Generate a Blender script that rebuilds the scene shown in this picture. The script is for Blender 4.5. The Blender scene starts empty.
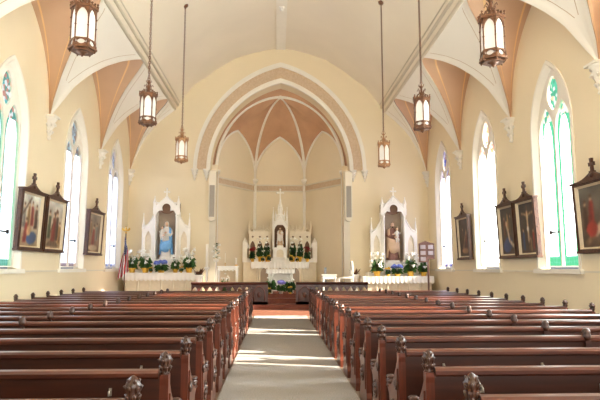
import bpy, math, random
from mathutils import Vector, Matrix
from mathutils.geometry import tessellate_polygon
PI = math.pi
sc = bpy.context.scene
COL = sc.collection
random.seed(7)

# ------------------------------------------------------------------ helpers
def lin(c):
    c = c / 255.0
    return c / 12.92 if c <= 0.04045 else ((c + 0.055) / 1.055) ** 2.4

def rgb(r, g, b):
    return (lin(r), lin(g), lin(b), 1.0)

class MB:
    """collects faces, builds ONE mesh object"""
    def __init__(self):
        self.v = []; self.f = []; self.m = []; self.s = []; self.c = []
    def add(self, pts, faces, m=0, smooth=False, col=None):
        b = len(self.v)
        self.v.extend(tuple(p) for p in pts)
        for i, f in enumerate(faces):
            self.f.append(tuple(b + k for k in f))
            self.m.append(m[i] if isinstance(m, list) else m)
            self.s.append(smooth)
            self.c.append(col[i] if isinstance(col, list) else col)
        return self
    def box(self, c, s, m=0, rot=None):
        x, y, z = s[0] / 2, s[1] / 2, s[2] / 2
        p = [Vector((a * x, b * y, d * z)) for d in (-1, 1) for b in (-1, 1) for a in (-1, 1)]
        if rot is not None:
            p = [rot @ q for q in p]
        c = Vector(c)
        return self.add([q + c for q in p], [(0, 2, 3, 1), (4, 5, 7, 6), (0, 1, 5, 4), (2, 6, 7, 3), (0, 4, 6, 2), (1, 3, 7, 5)], m)
    def bx(self, x0, x1, y0, y1, z0, z1, m=0):
        return self.box(((x0 + x1) / 2, (y0 + y1) / 2, (z0 + z1) / 2), (abs(x1 - x0), abs(y1 - y0), abs(z1 - z0)), m)
    def cbox(self, x0, x1, y0, y1, z0, z1, b=0.01, m=0):
        """box with chamfered top and vertical edges"""
        pts = []
        for z, k in ((z0, 0), (z1 - b, 0), (z1, b)):
            for (x, y) in ((x0 + k, y0 + k), (x1 - k, y0 + k), (x1 - k, y1 - k), (x0 + k, y1 - k)):
                pts.append((x, y, z))
        f = [(3, 2, 1, 0), (8, 9, 10, 11)]
        for r in range(2):
            for i in range(4):
                j = (i + 1) % 4
                f.append((r * 4 + i, r * 4 + j, r * 4 + 4 + j, r * 4 + 4 + i))
        return self.add(pts, f, m)
    def tube(self, path, r, n=8, m=0, smooth=True, caps=True, sq=1.0):
        path = [Vector(p) for p in path]
        N = len(path)
        rs = list(r) if isinstance(r, (list, tuple)) else [r] * N
        pts = []; up0 = None
        for i, p in enumerate(path):
            t = (path[min(i + 1, N - 1)] - path[max(i - 1, 0)])
            t = t.normalized() if t.length > 1e-9 else Vector((0, 0, 1))
            if up0 is None:
                up0 = Vector((0, 0, 1)) if abs(t.z) < 0.9 else Vector((0, 1, 0))
            a = up0 - t * up0.dot(t)
            if a.length < 1e-6:
                a = Vector((1, 0, 0)) - t * t.x
            a.normalize(); up0 = a
            bb = t.cross(a)
            for k in range(n):
                an = 2 * PI * k / n
                pts.append(p + (a * math.cos(an) + bb * math.sin(an) * sq) * rs[i])
        f = []
        for i in range(N - 1):
            for k in range(n):
                k2 = (k + 1) % n
                f.append((i * n + k, i * n + k2, (i + 1) * n + k2, (i + 1) * n + k))
        if caps:
            f.append(tuple(range(n - 1, -1, -1))); f.append(tuple((N - 1) * n + k for k in range(n)))
        return self.add(pts, f, m, smooth)
    def lathe(self, prof, c=(0, 0, 0), n=16, m=0, smooth=True, fn=None, sx=1.0, sy=1.0):
        """prof: list of (r, z). fn(angle, i) -> radius factor"""
        pts = []; c = Vector(c)
        for i, (r, z) in enumerate(prof):
            for k in range(n):
                a = 2 * PI * k / n
                q = r * (fn(a, i) if fn else 1.0)
                pts.append((c.x + q * sx * math.cos(a), c.y + q * sy * math.sin(a), c.z + z))
        f = []
        N = len(prof)
        for i in range(N - 1):
            for k in range(n):
                k2 = (k + 1) % n
                f.append((i * n + k, i * n + k2, (i + 1) * n + k2, (i + 1) * n + k))
        f.append(tuple(range(n - 1, -1, -1))); f.append(tuple((N - 1) * n + k for k in range(n)))
        return self.add(pts, f, m, smooth)
    def ball(self, c, r, n=10, m=0):
        if not isinstance(r, (list, tuple)):
            r = (r, r, r)
        k = max(5, n // 2 + 1)
        prof = [(math.sin(PI * i / k) + 1e-4, -math.cos(PI * i / k) * r[2]) for i in range(k + 1)]
        return self.lathe(prof, c, n, m, True, None, r[0], r[1])
    def torus(self, c, R, r, axis=(0, 0, 1), n=16, k=6, m=0, sx=1.0, rot=None):
        q = Vector((0, 0, 1)).rotation_difference(Vector(axis).normalized()).to_matrix()
        if rot is not None:
            q = rot
        c = Vector(c); pts = []
        for i in range(n):
            a = 2 * PI * i / n
            for j in range(k):
                b = 2 * PI * j / k
                p = Vector(((R + r * math.cos(b)) * math.cos(a) * sx, (R + r * math.cos(b)) * math.sin(a), r * math.sin(b)))
                pts.append(q @ p + c)
        f = []
        for i in range(n):
            for j in range(k):
                i2, j2 = (i + 1) % n, (j + 1) % k
                f.append((i * k + j, i2 * k + j, i2 * k + j2, i * k + j2))
        return self.add(pts, f, m, True)
    def plate(self, outline, holes=(), fn=None, d0=0.0, d1=0.1, m=0, mside=None):
        """flat plate with holes; fn(u, v, d) -> 3d point"""
        fn = fn or (lambda u, v, d: (u, d, v))
        loops = [list(outline)] + [list(h) for h in holes]
        flat = [p for l in loops for p in l]
        tris = tessellate_polygon([[Vector((p[0], p[1], 0)) for p in l] for l in loops])
        n = len(flat)
        pts = [fn(p[0], p[1], d0) for p in flat] + [fn(p[0], p[1], d1) for p in flat]
        f = []; mm = []
        for t in tris:
            f.append(tuple(t)); mm.append(m)
            f.append(tuple(n + i for i in reversed(t))); mm.append(m)
        b = 0
        for l in loops:
            k = len(l)
            for i in range(k):
                j = (i + 1) % k
                f.append((b + i, b + j, n + b + j, n + b + i)); mm.append(m if mside is None else mside)
            b += k
        return self.add(pts, f, mm)
    def grid(self, rows, m=0, smooth=True, closed=False, mfn=None, col=None):
        """rows of equal-length point lists"""
        nr, ncol = len(rows), len(rows[0])
        pts = [p for r in rows for p in r]
        f = []; mm = []; cc = []
        for i in range(nr - 1):
            for j in range(ncol - (0 if closed else 1)):
                j2 = (j + 1) % ncol
                f.append((i * ncol + j, i * ncol + j2, (i + 1) * ncol + j2, (i + 1) * ncol + j))
                mm.append(mfn(i, j) if mfn else m)
                cc.append(col(i, j) if col else None)
        return self.add(pts, f, mm, smooth, cc)
    def cone4(self, c, w, h, m=0, w1=0.002):
        x, y, z = c
        return self.lathe([(w, 0), (w1, h)], (x, y, z), 4, m, False)
    def mesh(self, name, mats):
        me = bpy.data.meshes.new(name)
        me.from_pydata(self.v, [], self.f)
        for mt in (mats if isinstance(mats, (list, tuple)) else [mats]):
            me.materials.append(mt)
        me.polygons.foreach_set('material_index', self.m)
        me.polygons.foreach_set('use_smooth', self.s)
        if any(c is not None for c in self.c):
            at = me.color_attributes.new('Col', 'FLOAT_COLOR', 'CORNER')
            data = []
            for p, c in zip(me.polygons, self.c):
                c = c or (1, 1, 1, 1)
                data.extend(list(c) * p.loop_total)
            at.data.foreach_set('color', data)
        me.update()
        return me
    def build(self, name, mats, parent=None, loc=(0, 0, 0), fix=True):
        me = self.mesh(name, mats)
        if fix:
            import bmesh
            bm = bmesh.new(); bm.from_mesh(me)
            bmesh.ops.recalc_face_normals(bm, faces=bm.faces)
            bm.to_mesh(me); bm.free()
        o = bpy.data.objects.new(name, me)
        COL.objects.link(o)
        o.location = loc
        if parent is not None:
            o.parent = parent
        return o

def tag(o, label=None, cat=None, group=None, kind=None):
    if label: o['label'] = label
    if cat: o['category'] = cat
    if group: o['group'] = group
    if kind: o['kind'] = kind
    return o

def empty(name, loc=(0, 0, 0), rz=0.0, label=None, cat=None, group=None, kind=None):
    o = bpy.data.objects.new(name, None)
    o.empty_display_size = 0.1
    COL.objects.link(o)
    o.location = loc; o.rotation_euler = (0, 0, rz)
    return tag(o, label, cat, group, kind)

def kids(o):
    return [c for c in bpy.data.objects if c.parent == o]

def copy_tree(o, parent=None):
    ch = kids(o)
    c = o.copy(); COL.objects.link(c); c.parent = parent
    for k in ch:
        copy_tree(k, c)
    return c

def struct(o):
    o['kind'] = 'structure'
    return o

def pointed(hw, zs, h, n=12, cx=0.0):
    """pointed arch curve from (cx-hw, zs) over the apex to (cx+hw, zs)"""
    d = (h * h - hw * hw) / (2 * hw)
    R = hw + d
    a1 = math.atan2(h, -d) if d >= 0 else math.atan2(h, -d)
    L = []
    for i in range(n + 1):
        a = PI - (PI - math.atan2(h, -d)) * i / n
        L.append((cx + d + R * math.cos(a), zs + R * math.sin(a)))
    L[-1] = (cx, zs + h)
    return L + [(2 * cx - x, z) for (x, z) in reversed(L[:-1])]

def lancet(cx, z0, hw, zs, za, n=8):
    return [(cx - hw, z0)] + pointed(hw, zs, za - zs, n, cx) + [(cx + hw, z0)]

# ------------------------------------------------------------------ materials
def newmat(name):
    m = bpy.data.materials.new(name); m.use_nodes = True
    nt = m.node_tree
    return m, nt, nt.nodes['Principled BSDF'], nt.nodes['Material Output']

def mat(name, c, rough=0.6, metal=0.0, noise=0.0, nscale=6.0, bump=0.0, bscale=40.0, c2=None, spec=0.5, stretch=None, emit=0.0, coat=0.0):
    m, nt, b, out = newmat(name)
    b.inputs['Base Color'].default_value = c
    b.inputs['Roughness'].default_value = rough
    b.inputs['Metallic'].default_value = metal
    b.inputs['Specular IOR Level'].default_value = spec
    b.inputs['Coat Weight'].default_value = coat
    b.inputs['Coat Roughness'].default_value = 0.2
    tc = nt.nodes.new('ShaderNodeTexCoord')
    mp = nt.nodes.new('ShaderNodeMapping')
    nt.links.new(tc.outputs['Object'], mp.inputs['Vector'])
    if stretch: mp.inputs['Scale'].default_value = stretch
    if noise > 0 or c2:
        n = nt.nodes.new('ShaderNodeTexNoise')
        n.inputs['Scale'].default_value = nscale; n.inputs['Detail'].default_value = 5
        nt.links.new(mp.outputs['Vector'], n.inputs['Vector'])
        r = nt.nodes.new('ShaderNodeValToRGB')
        r.color_ramp.elements[0].position = 0.3; r.color_ramp.elements[1].position = 0.7
        k = 1 - noise
        r.color_ramp.elements[0].color = c2 if c2 else (c[0] * k, c[1] * k, c[2] * k, 1)
        r.color_ramp.elements[1].color = c
        nt.links.new(n.outputs['Fac'], r.inputs['Fac'])
        nt.links.new(r.outputs['Color'], b.inputs['Base Color'])
    if bump > 0:
        n2 = nt.nodes.new('ShaderNodeTexNoise'); n2.inputs['Scale'].default_value = bscale; n2.inputs['Detail'].default_value = 3
        nt.links.new(mp.outputs['Vector'], n2.inputs['Vector'])
        bu = nt.nodes.new('ShaderNodeBump'); bu.inputs['Strength'].default_value = bump; bu.inputs['Distance'].default_value = 0.02
        nt.links.new(n2.outputs['Fac'], bu.inputs['Height'])
        nt.links.new(bu.outputs['Normal'], b.inputs['Normal'])
    if emit > 0:
        b.inputs['Emission Color'].default_value = c
        b.inputs['Emission Strength'].default_value = emit
    return m

def attr_mat(name, rough=0.7, spec=0.3):
    m, nt, b, out = newmat(name)
    a = nt.nodes.new('ShaderNodeAttribute'); a.attribute_name = 'Col'
    tc = nt.nodes.new('ShaderNodeTexCoord')
    n = nt.nodes.new('ShaderNodeTexNoise'); n.inputs['Scale'].default_value = 25; n.inputs['Detail'].default_value = 4
    nt.links.new(tc.outputs['Object'], n.inputs['Vector'])
    mx = nt.nodes.new('ShaderNodeMix'); mx.data_type = 'RGBA'; mx.blend_type = 'MULTIPLY'
    mx.inputs[0].default_value = 0.35
    nt.links.new(a.outputs['Color'], mx.inputs[6]); nt.links.new(n.outputs['Color'], mx.inputs[7])
    nt.links.new(mx.outputs[2], b.inputs['Base Color'])
    b.inputs['Roughness'].default_value = rough
    b.inputs['Specular IOR Level'].default_value = spec
    return m

M = {}
M['wall'] = mat('wall_plaster', rgb(238, 224, 192), 0.8, noise=0.04, nscale=0.8, bump=0.05, bscale=30, spec=0.3)
M['vault'] = mat('vault_plaster', rgb(242, 232, 212), 0.8, noise=0.05, nscale=0.7, bump=0.05, bscale=20, spec=0.3)
M['pend'] = mat('pendentive_plaster', rgb(246, 241, 228), 0.8, noise=0.03, nscale=0.8, spec=0.3)
M['pedge'] = mat('painted_edge_band', rgb(246, 240, 226), 0.8, noise=0.03, spec=0.3)
M['pline'] = mat('painted_dark_line', rgb(196, 172, 138), 0.8, noise=0.05)
M['terra'] = mat('terracotta_plaster', rgb(218, 182, 150), 0.8, noise=0.08, nscale=1.2, bump=0.05, bscale=25)
M['line_glint'] = mat('painted_line_glint', rgb(244, 206, 150), 0.45, metal=0.2, noise=0.05)  # painted severy lines, their bright tone also standing in for sun glints
M['apse_terra'] = mat('apse_terracotta', rgb(206, 164, 128), 0.8, noise=0.12, nscale=2.0)
M['trimw'] = mat('cream_stone_trim', rgb(242, 237, 224), 0.7, noise=0.04, nscale=3)
M['trimg'] = mat('grey_cream_trim', rgb(222, 213, 192), 0.7, noise=0.06, nscale=3)
M['band'] = mat('frieze_band', rgb(198, 172, 142), 0.8, c2=rgb(212, 190, 160), nscale=14)
M['apsewall'] = mat('apse_plaster', rgb(234, 220, 190), 0.8, noise=0.05, nscale=0.8)
M['wood'] = mat('mahogany', rgb(60, 27, 15), 0.4, c2=rgb(36, 15, 8), nscale=3.0, stretch=(0.6, 8, 8), spec=0.4, coat=0.1)
M['woodend'] = mat('mahogany_end', rgb(100, 46, 26), 0.35, c2=rgb(66, 29, 16), nscale=4.0, stretch=(6, 6, 0.8), spec=0.5, coat=0.3)
M['carve'] = mat('carved_mahogany', rgb(72, 42, 28), 0.36, c2=rgb(42, 20, 12), nscale=20, spec=0.5, coat=0.2)
M['rail'] = mat('mahogany_rail', rgb(84, 41, 25), 0.3, c2=rgb(54, 24, 14), nscale=3.0, stretch=(0.6, 8, 8), spec=0.5, coat=0.25)
M['darkwood'] = mat('dark_oak', rgb(88, 54, 36), 0.4, c2=rgb(56, 32, 22), nscale=6, stretch=(3, 3, 1))
M['railwood'] = mat('altar_rail_wood', rgb(76, 38, 28), 0.35, c2=rgb(52, 26, 20), nscale=5, coat=0.2)
M['carpet'] = mat('carpet', rgb(172, 166, 160), 0.95, c2=rgb(120, 115, 110), nscale=70, bump=0.5, bscale=140, spec=0.1)
M['floor'] = mat('floor_boards', rgb(120, 96, 76), 0.6, c2=rgb(92, 70, 54), nscale=4, stretch=(8, 1, 1))
M['redcarpet'] = mat('red_brown_carpet', rgb(124, 66, 46), 0.8, c2=rgb(100, 50, 36), nscale=30, bump=0.2, bscale=120)
M['stepwood'] = mat('step_wood', rgb(128, 82, 62), 0.5, c2=rgb(102, 62, 46), nscale=5, stretch=(1, 8, 8))
M['white'] = mat('painted_white_wood', rgb(250, 246, 236), 0.5, noise=0.05, nscale=5)
M['whitegold'] = mat('cream_altar_paint', rgb(240, 228, 202), 0.5, noise=0.08, nscale=9)
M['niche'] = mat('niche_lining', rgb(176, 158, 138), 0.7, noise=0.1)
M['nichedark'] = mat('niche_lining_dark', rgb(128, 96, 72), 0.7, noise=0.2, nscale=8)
M['cloth'] = mat('white_altar_linen', rgb(246, 242, 232), 0.85, noise=0.03, bump=0.1, bscale=60)
M['bronze'] = mat('aged_bronze', rgb(128, 90, 64), 0.45, metal=0.45, c2=rgb(84, 56, 38), nscale=18)
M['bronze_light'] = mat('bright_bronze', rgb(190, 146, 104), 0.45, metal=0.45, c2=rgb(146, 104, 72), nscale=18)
M['gold'] = mat('polished_gold', rgb(224, 180, 90), 0.3, metal=0.8, noise=0.1)
M['lampglass'] = mat('frosted_lamp_glass', rgb(226, 222, 214), 0.5, noise=0.04, nscale=8, emit=0.05)
M['speaker'] = mat('speaker_cabinet', rgb(236, 228, 206), 0.6, noise=0.02)
M['grille'] = mat('speaker_grille', rgb(168, 160, 146), 0.8, noise=0.15, nscale=60)
M['leaf'] = mat('dark_green_leaf', rgb(62, 98, 54), 0.5, c2=rgb(40, 70, 38), nscale=12)
M['leaf2'] = mat('mid_green_leaf', rgb(84, 124, 62), 0.5, c2=rgb(52, 90, 44), nscale=12)
M['petal_w'] = mat('white_petal', rgb(250, 248, 238), 0.6, noise=0.03)
M['petal_b'] = mat('blue_petal', rgb(120, 140, 214), 0.6, c2=rgb(90, 106, 190), nscale=20)
M['petal_v'] = mat('violet_petal', rgb(150, 140, 220), 0.6, c2=rgb(110, 100, 190), nscale=20)
M['petal_r'] = mat('red_petal', rgb(176, 40, 44), 0.6, c2=rgb(130, 24, 30), nscale=20)
M['petal_y'] = mat('yellow_petal', rgb(236, 200, 70), 0.6, c2=rgb(214, 164, 40), nscale=20)
M['foil'] = mat('yellow_pot_foil', rgb(232, 192, 72), 0.35, c2=rgb(206, 150, 40), nscale=12, metal=0.1)
M['pot'] = mat('pale_flower_pot', rgb(226, 218, 200), 0.5, noise=0.05)
M['wax'] = mat('candle_wax', rgb(248, 242, 226), 0.5, noise=0.02)
M['skin'] = mat('painted_skin', rgb(226, 190, 160), 0.55, noise=0.05, nscale=20)
M['blue_robe'] = mat('pale_blue_mantle', rgb(136, 190, 232), 0.6, c2=rgb(110, 164, 214), nscale=8)
M['white_robe'] = mat('cream_robe', rgb(238, 232, 222), 0.6, noise=0.06)
M['mauve_robe'] = mat('mauve_brown_robe', rgb(150, 108, 92), 0.6, c2=rgb(122, 84, 72), nscale=8)
M['tan_robe'] = mat('tan_mantle', rgb(214, 184, 150), 0.6, noise=0.1)
M['hair'] = mat('brown_hair', rgb(92, 60, 38), 0.6, noise=0.3, nscale=40)
M['paint'] = attr_mat('painted_canvas', 0.45, 0.4)
M['flagcloth'] = attr_mat('flag_cloth', 0.8, 0.1)
M['liner'] = mat('cream_frame_liner', rgb(214, 200, 170), 0.5, noise=0.08)
M['iron'] = mat('dark_iron', rgb(50, 44, 42), 0.5, metal=0.5, noise=0.1)
M['clip'] = mat('steel_clip', rgb(168, 164, 156), 0.3, metal=0.6, noise=0.05)
M['hymnwood'] = mat('hymn_board_wood', rgb(112, 82, 72), 0.5, c2=rgb(92, 64, 56), nscale=5)
M['card'] = mat('pale_number_card', rgb(150, 142, 146), 0.7, noise=0.04)
M['steel'] = mat('grey_metal', rgb(130, 134, 140), 0.4, metal=0.5, noise=0.05)

def glass_mat(name, white, border, e_w=3.0, e_b=1.5, trans=0.7, head=((60, 190, 140), (230, 120, 60), (250, 240, 200)), inner=True, zhead=5.12):
    """stained glass with its daylight put in as emission: small diamond quarries, coloured head or coloured border strip"""
    m, nt, b, out = newmat(name)
    N = nt.nodes; L = nt.links
    N.remove(b)
    tc = N.new('ShaderNodeTexCoord')
    vo = N.new('ShaderNodeTexVoronoi'); vo.inputs['Scale'].default_value = 9.5
    L.new(tc.outputs['Object'], vo.inputs['Vector'])
    ramp = N.new('ShaderNodeValToRGB'); ramp.color_ramp.interpolation = 'CONSTANT'
    cols = [rgb(*c) for c in head]
    els = ramp.color_ramp.elements
    els[0].color = cols[0]; els[0].position = 0
    els[1].color = cols[1]; els[1].position = 1.0 / len(cols)
    for i, c in enumerate(cols[2:]):
        e = els.new((i + 2) / len(cols)); e.color = c
    sepc = N.new('ShaderNodeSeparateColor'); L.new(vo.outputs['Color'], sepc.inputs['Color'])
    L.new(sepc.outputs[0], ramp.inputs['Fac'])
    # lower zone colour
    vo2 = N.new('ShaderNodeTexVoronoi'); vo2.inputs['Scale'].default_value = 9.0; vo2.inputs['Randomness'].default_value = 0.35
    L.new(tc.outputs['Object'], vo2.inputs['Vector'])
    r2 = N.new('ShaderNodeValToRGB')
    if inner:
        r2.color_ramp.elements[0].position = 0.10; r2.color_ramp.elements[0].color = tuple(c * 0.06 for c in rgb(*border)[:3]) + (1,)
        r2.color_ramp.elements[1].position = 0.18; r2.color_ramp.elements[1].color = rgb(*white)
    else:
        r2.color_ramp.elements[0].position = 0.35; r2.color_ramp.elements[0].color = rgb(*border)
        r2.color_ramp.elements[1].position = 0.65; r2.color_ramp.elements[1].color = rgb(*[min(255, int(c * 0.75 + 64)) for c in border])
    L.new(vo2.outputs['Distance'], r2.inputs['Fac'])
    sep = N.new('ShaderNodeSeparateXYZ'); L.new(tc.outputs['Object'], sep.inputs['Vector'])
    gt = N.new('ShaderNodeMath'); gt.operation = 'GREATER_THAN'; gt.inputs[1].default_value = zhead
    L.new(sep.outputs['Z'], gt.inputs[0])
    mx = N.new('ShaderNodeMix'); mx.data_type = 'RGBA'
    L.new(gt.outputs[0], mx.inputs[0]); L.new(r2.outputs['Color'], mx.inputs[6]); L.new(ramp.outputs['Color'], mx.inputs[7])
    st = N.new('ShaderNodeMix'); st.data_type = 'FLOAT'
    L.new(gt.outputs[0], st.inputs[0]); st.inputs[2].default_value = e_w if inner else e_b; st.inputs[3].default_value = e_b
    em = N.new('ShaderNodeEmission'); L.new(mx.outputs[2], em.inputs['Color']); L.new(st.outputs[0], em.inputs['Strength'])
    tr = N.new('ShaderNodeBsdfTransparent')
    tm = N.new('ShaderNodeMix'); tm.data_type = 'RGBA'; tm.blend_type = 'MULTIPLY'; tm.inputs[0].default_value = 1.0
    tm.blend_type = 'MIX'; tm.inputs[0].default_value = 1.0; tm.inputs[7].default_value = (trans, trans * .93, trans * .82, 1)
    L.new(tm.outputs[2], tr.inputs['Color'])
    ad = N.new('ShaderNodeAddShader'); L.new(em.outputs[0], ad.inputs[0]); L.new(tr.outputs[0], ad.inputs[1])
    L.new(ad.outputs[0], out.inputs['Surface'])
    return m

def glass_pair(name, white, border, head, ew, eb, trans=0.7):
    return [glass_mat(name + '_quarry', white, border, ew, eb, trans, head, True),
            glass_mat(name + '_border', white, border, ew, eb, trans, head, False)]

# ------------------------------------------------------------------ room
W = 6.35            # half width of the nave
YF = 23.2           # chancel wall
YB = -6.6           # rear wall
CORB = {1: [-6.6, -2.3, 1.95, 6.2, 10.4, 14.62, 18.85, YF], -1: [-6.6, -2.2, 2.05, 6.3, 10.55, 14.85, 19.25, YF]}
LOW = [(6.35, 5.65), (6.2, 6.1), (5.93, 6.77), (5.65, 7.25), (5.33, 7.66), (5.0, 7.98), (4.7, 8.22), (4.5, 8.4)]
UP = [(4.5, 8.4), (4.3, 8.72), (4.04, 9.08), (3.7, 9.5), (3.3, 9.76), (2.75, 10.2), (2.0, 10.68), (1.3, 10.92), (0.6, 11.1), (0, 11.2)]

def lowp(s):
    k = min(max(s, 0), 1) * (len(LOW) - 1)
    i = min(int(k), len(LOW) - 2); f = k - i
    return (LOW[i][0] * (1 - f) + LOW[i + 1][0] * f, LOW[i][1] * (1 - f) + LOW[i + 1][1] * f)

# floor
struct(MB().bx(-6.6, 6.6, YB - .3, 19.5, -0.2, 0.0).build('floor', M['floor']))
fs = struct(MB().bx(-6.34, 6.34, 19.5, 27.0, -0.2, 0.32).build('sanctuary_floor', M['redcarpet']))
st = MB().bx(-6.3, 6.3, 18.85, 19.5, 0.001, 0.16).build('floor_step', M['stepwood']); st.parent = fs
st = MB().bx(-1.15, 1.15, 20.45, 20.85, 0.32, 0.49).build('floor_step', M['redcarpet']); st.parent = fs
st = MB().bx(-1.15, 1.15, 20.85, 24.2, 0.32, 0.64).build('floor_step', M['redcarpet']); st.parent = fs
st = MB().bx(-1.95, 1.95, 24.2, 26.3, 0.32, 0.64).build('floor_step', M['redcarpet']); st.parent = fs
cp = MB().cbox(-0.875, 0.875, -3, 18.84, 0.001, 0.014, 0.006).build('aisle_carpet', M['carpet'])
tag(cp, 'grey beige carpet runner down the centre aisle between the pews', 'carpet')

# window data per side: bay centre lines
GL = {}
GL[(1, 3)] = glass_pair('bright_fill_glass', (252, 252, 244), (200, 230, 200), ((250, 240, 200), (252, 248, 230)), 20, 8, 0.01)  # unseen bay added for its glow, lets almost no sun through
GL[(1, 4)] = glass_pair('bright_fill_glass', (252, 252, 244), (200, 230, 200), ((250, 240, 200), (252, 248, 230)), 20, 8)  # out of view, glow boosted to brighten the nave
GL[(-1, 3)] = glass_pair('soft_fill_glass', (244, 248, 252), (200, 220, 230), ((240, 240, 230), (220, 230, 230)), 5, 3, 0.01)  # unseen bays, softer added glow as fill, almost no sun through
GL[(-1, 4)] = GL[(-1, 3)]
GREEN = ((20, 150, 110), (60, 190, 150), (240, 170, 90), (250, 245, 220), (210, 90, 60))
GL[(1, 5)] = glass_pair('green_glass', (252, 252, 244), (40, 205, 120), ((20, 170, 110), (60, 200, 140), (250, 250, 230), (250, 220, 150), (250, 245, 220)), 3.2, 0.42)
GL[(1, 6)] = glass_pair('amber_glass', (254, 250, 236), (250, 236, 190), ((250, 240, 200), (235, 150, 90), (220, 110, 80), (252, 248, 230)), 5.0, 0.9)
GL[(1, 7)] = glass_pair('violet_glass', (232, 230, 250), (130, 120, 190), ((90, 90, 170), (200, 150, 110), (240, 235, 250), (110, 130, 200)), 2.2, 0.36, 0.18)
GL[(-1, 5)] = glass_pair('teal_glass', (238, 248, 250), (50, 170, 130), ((30, 140, 110), (70, 180, 170), (200, 120, 90), (240, 240, 230)), 1.5, 0.36)
GL[(-1, 6)] = glass_pair('rose_glass', (226, 236, 252), (160, 120, 120), ((90, 70, 60), (150, 190, 180), (200, 220, 220), (130, 90, 70)), 1.4, .26)
GL[(-1, 7)] = glass_pair('lilac_glass', (214, 224, 250), (130, 140, 190), ((90, 90, 90), (140, 150, 190), (210, 215, 240), (120, 100, 90)), 1.3, .3)
GLX = glass_pair('plain_glass', (244, 246, 240), (150, 190, 160), GREEN, 7, 1.5)

WZ0, WHW, WZS, WZA = 1.56, 0.95, 4.9, 6.52     # wall opening
gz0, gHW, gZA = 1.62, 0.80, 6.36               # glazed area
nwin = 0
def make_wall(sg, name):
    cs = CORB[sg]
    holes = []; wins = []
    for i in range(1, 8):
        c = (cs[i - 1] + cs[i]) / 2 if i < 7 else (cs[6] + cs[7]) / 2
        if i < 3: continue
        wins.append((i, c))
        holes.append(lancet(c, WZ0, WHW, WZS, WZA, 10))
    out = [(YB, 0), (YF, 0), (YF, 9.4), (YB, 9.4)]
    mb = MB()
    mb.plate(out, holes, lambda u, v, d: (sg * d, u, v), W, W + 0.28)
    w = struct(mb.build(name, M['wall']))
    return wins
WINS = {}
WINS[-1] = make_wall(-1, 'wall_left')
WINS[1] = make_wall(1, 'wall_right')

def make_window(sg, idx, c):
    global nwin
    nwin += 1
    r = empty('window_%d' % nwin, (sg * W, c, 0)); struct(r)
    fn = lambda u, v, d: (sg * d, u, v)
    # splayed surround
    A = lancet(0, WZ0, WHW + 0.035, WZS, WZA + 0.06, 10)
    A0 = lancet(0, WZ0, WHW - 0.03, WZS, WZA - 0.04, 10)
    B = lancet(0, gz0, gHW, WZS, gZA, 10)
    mb = MB()
    rows = [[fn(u, v, 0.001) for u, v in A], [fn(u, v, -0.035) for u, v in A], [fn(u, v, -0.035) for u, v in A0], [fn(u, v, 0.10) for u, v in B], [fn(u, v, 0.16) for u, v in B]]
    mb.grid(rows, 0, False)
    mb.build('window_frame', M['trimw'], r)
    # tracery
    lights = [lancet(-0.385, gz0 + .03, 0.36, 4.75, 5.5, 7), lancet(0.385, gz0 + .03, 0.36, 4.75, 5.5, 7)]
    top = []
    for i in range(20):
        a = 2 * PI * i / 20
        top.append((0.25 * math.copysign(abs(math.cos(a)) ** 1.25, math.cos(a)), 5.78 + 0.42 * math.copysign(abs(math.sin(a)) ** 1.1, math.sin(a))))
    MB().plate(B, lights + [top], fn, 0.09, 0.15).build('window_tracery', M['trimw'], r)
    gm = GL.get((sg, idx), GLX)
    kk = {5: 0.58 if sg > 0 else 0.7}.get(idx, 0.8)
    def pane(outline, cx, cz, k):
        inner = [(cx + (u - cx) * k, cz + (v - cz) * (1 - (1 - k) * 0.3)) for u, v in outline]
        mb = MB()
        n = len(outline)
        pts = [fn(u, v, 0.12) for u, v in outline] + [fn(u, v, 0.12) for u, v in inner]
        mb.add(pts, [(i, (i + 1) % n, n + (i + 1) % n, n + i) for i in range(n)] + [tuple(range(n, 2 * n))], [1] * n + [0])
        mb.build('window_pane', gm, r)
    pane(lights[0], -0.385, 3.4, kk); pane(lights[1], 0.385, 3.4, kk); pane(top, 0, 5.78, 0.6)
    # sill and vent bar
    MB().plate([(-1.08, 1.47), (1.08, 1.47), (1.08, 1.53), (1.04, WZ0 + .02), (-1.04, WZ0 + .02), (-1.08, 1.53)], (), fn, -0.09, 0.1).build('window_sill', M['trimw'], r)
    vb = MB()
    vb.bx(*sorted((sg * 0.08, sg * 0.105)), 0.06, 0.46, 2.42, 2.46)
    vb.bx(*sorted((sg * 0.07, sg * 0.105)), 0.40, 0.48, 2.39, 2.49)
    vb.build('vent_bar', M['iron'], r)
for sg in (-1, 1):
    for i, c in WINS[sg]:
        make_window(sg, i, c)

# dado line on both side walls (between windows)
ntrim = 0
def trim(mb, m, parent=None):
    global ntrim
    ntrim += 1
    return struct(mb.build('trim_%d' % ntrim, m, parent))
for sg in (-1, 1):
    mb = MB()
    ys = [YB] + [y for i, c in WINS[sg] for y in (c - 1.1, c + 1.1)] + [YF]
    for k in range(0, len(ys) - 1, 2):
        if ys[k + 1] - ys[k] > 0.1:
            mb.bx(*sorted((sg * (W - 0.025), sg * (W + 0.01))), ys[k], ys[k + 1], 1.5, 1.54)
    trim(mb, M['trimg'])

# rear wall
struct(MB().bx(-6.6, 6.6, YB - 0.3, YB, 0, 11.4).build('wall_back', M['wall']))

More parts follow.
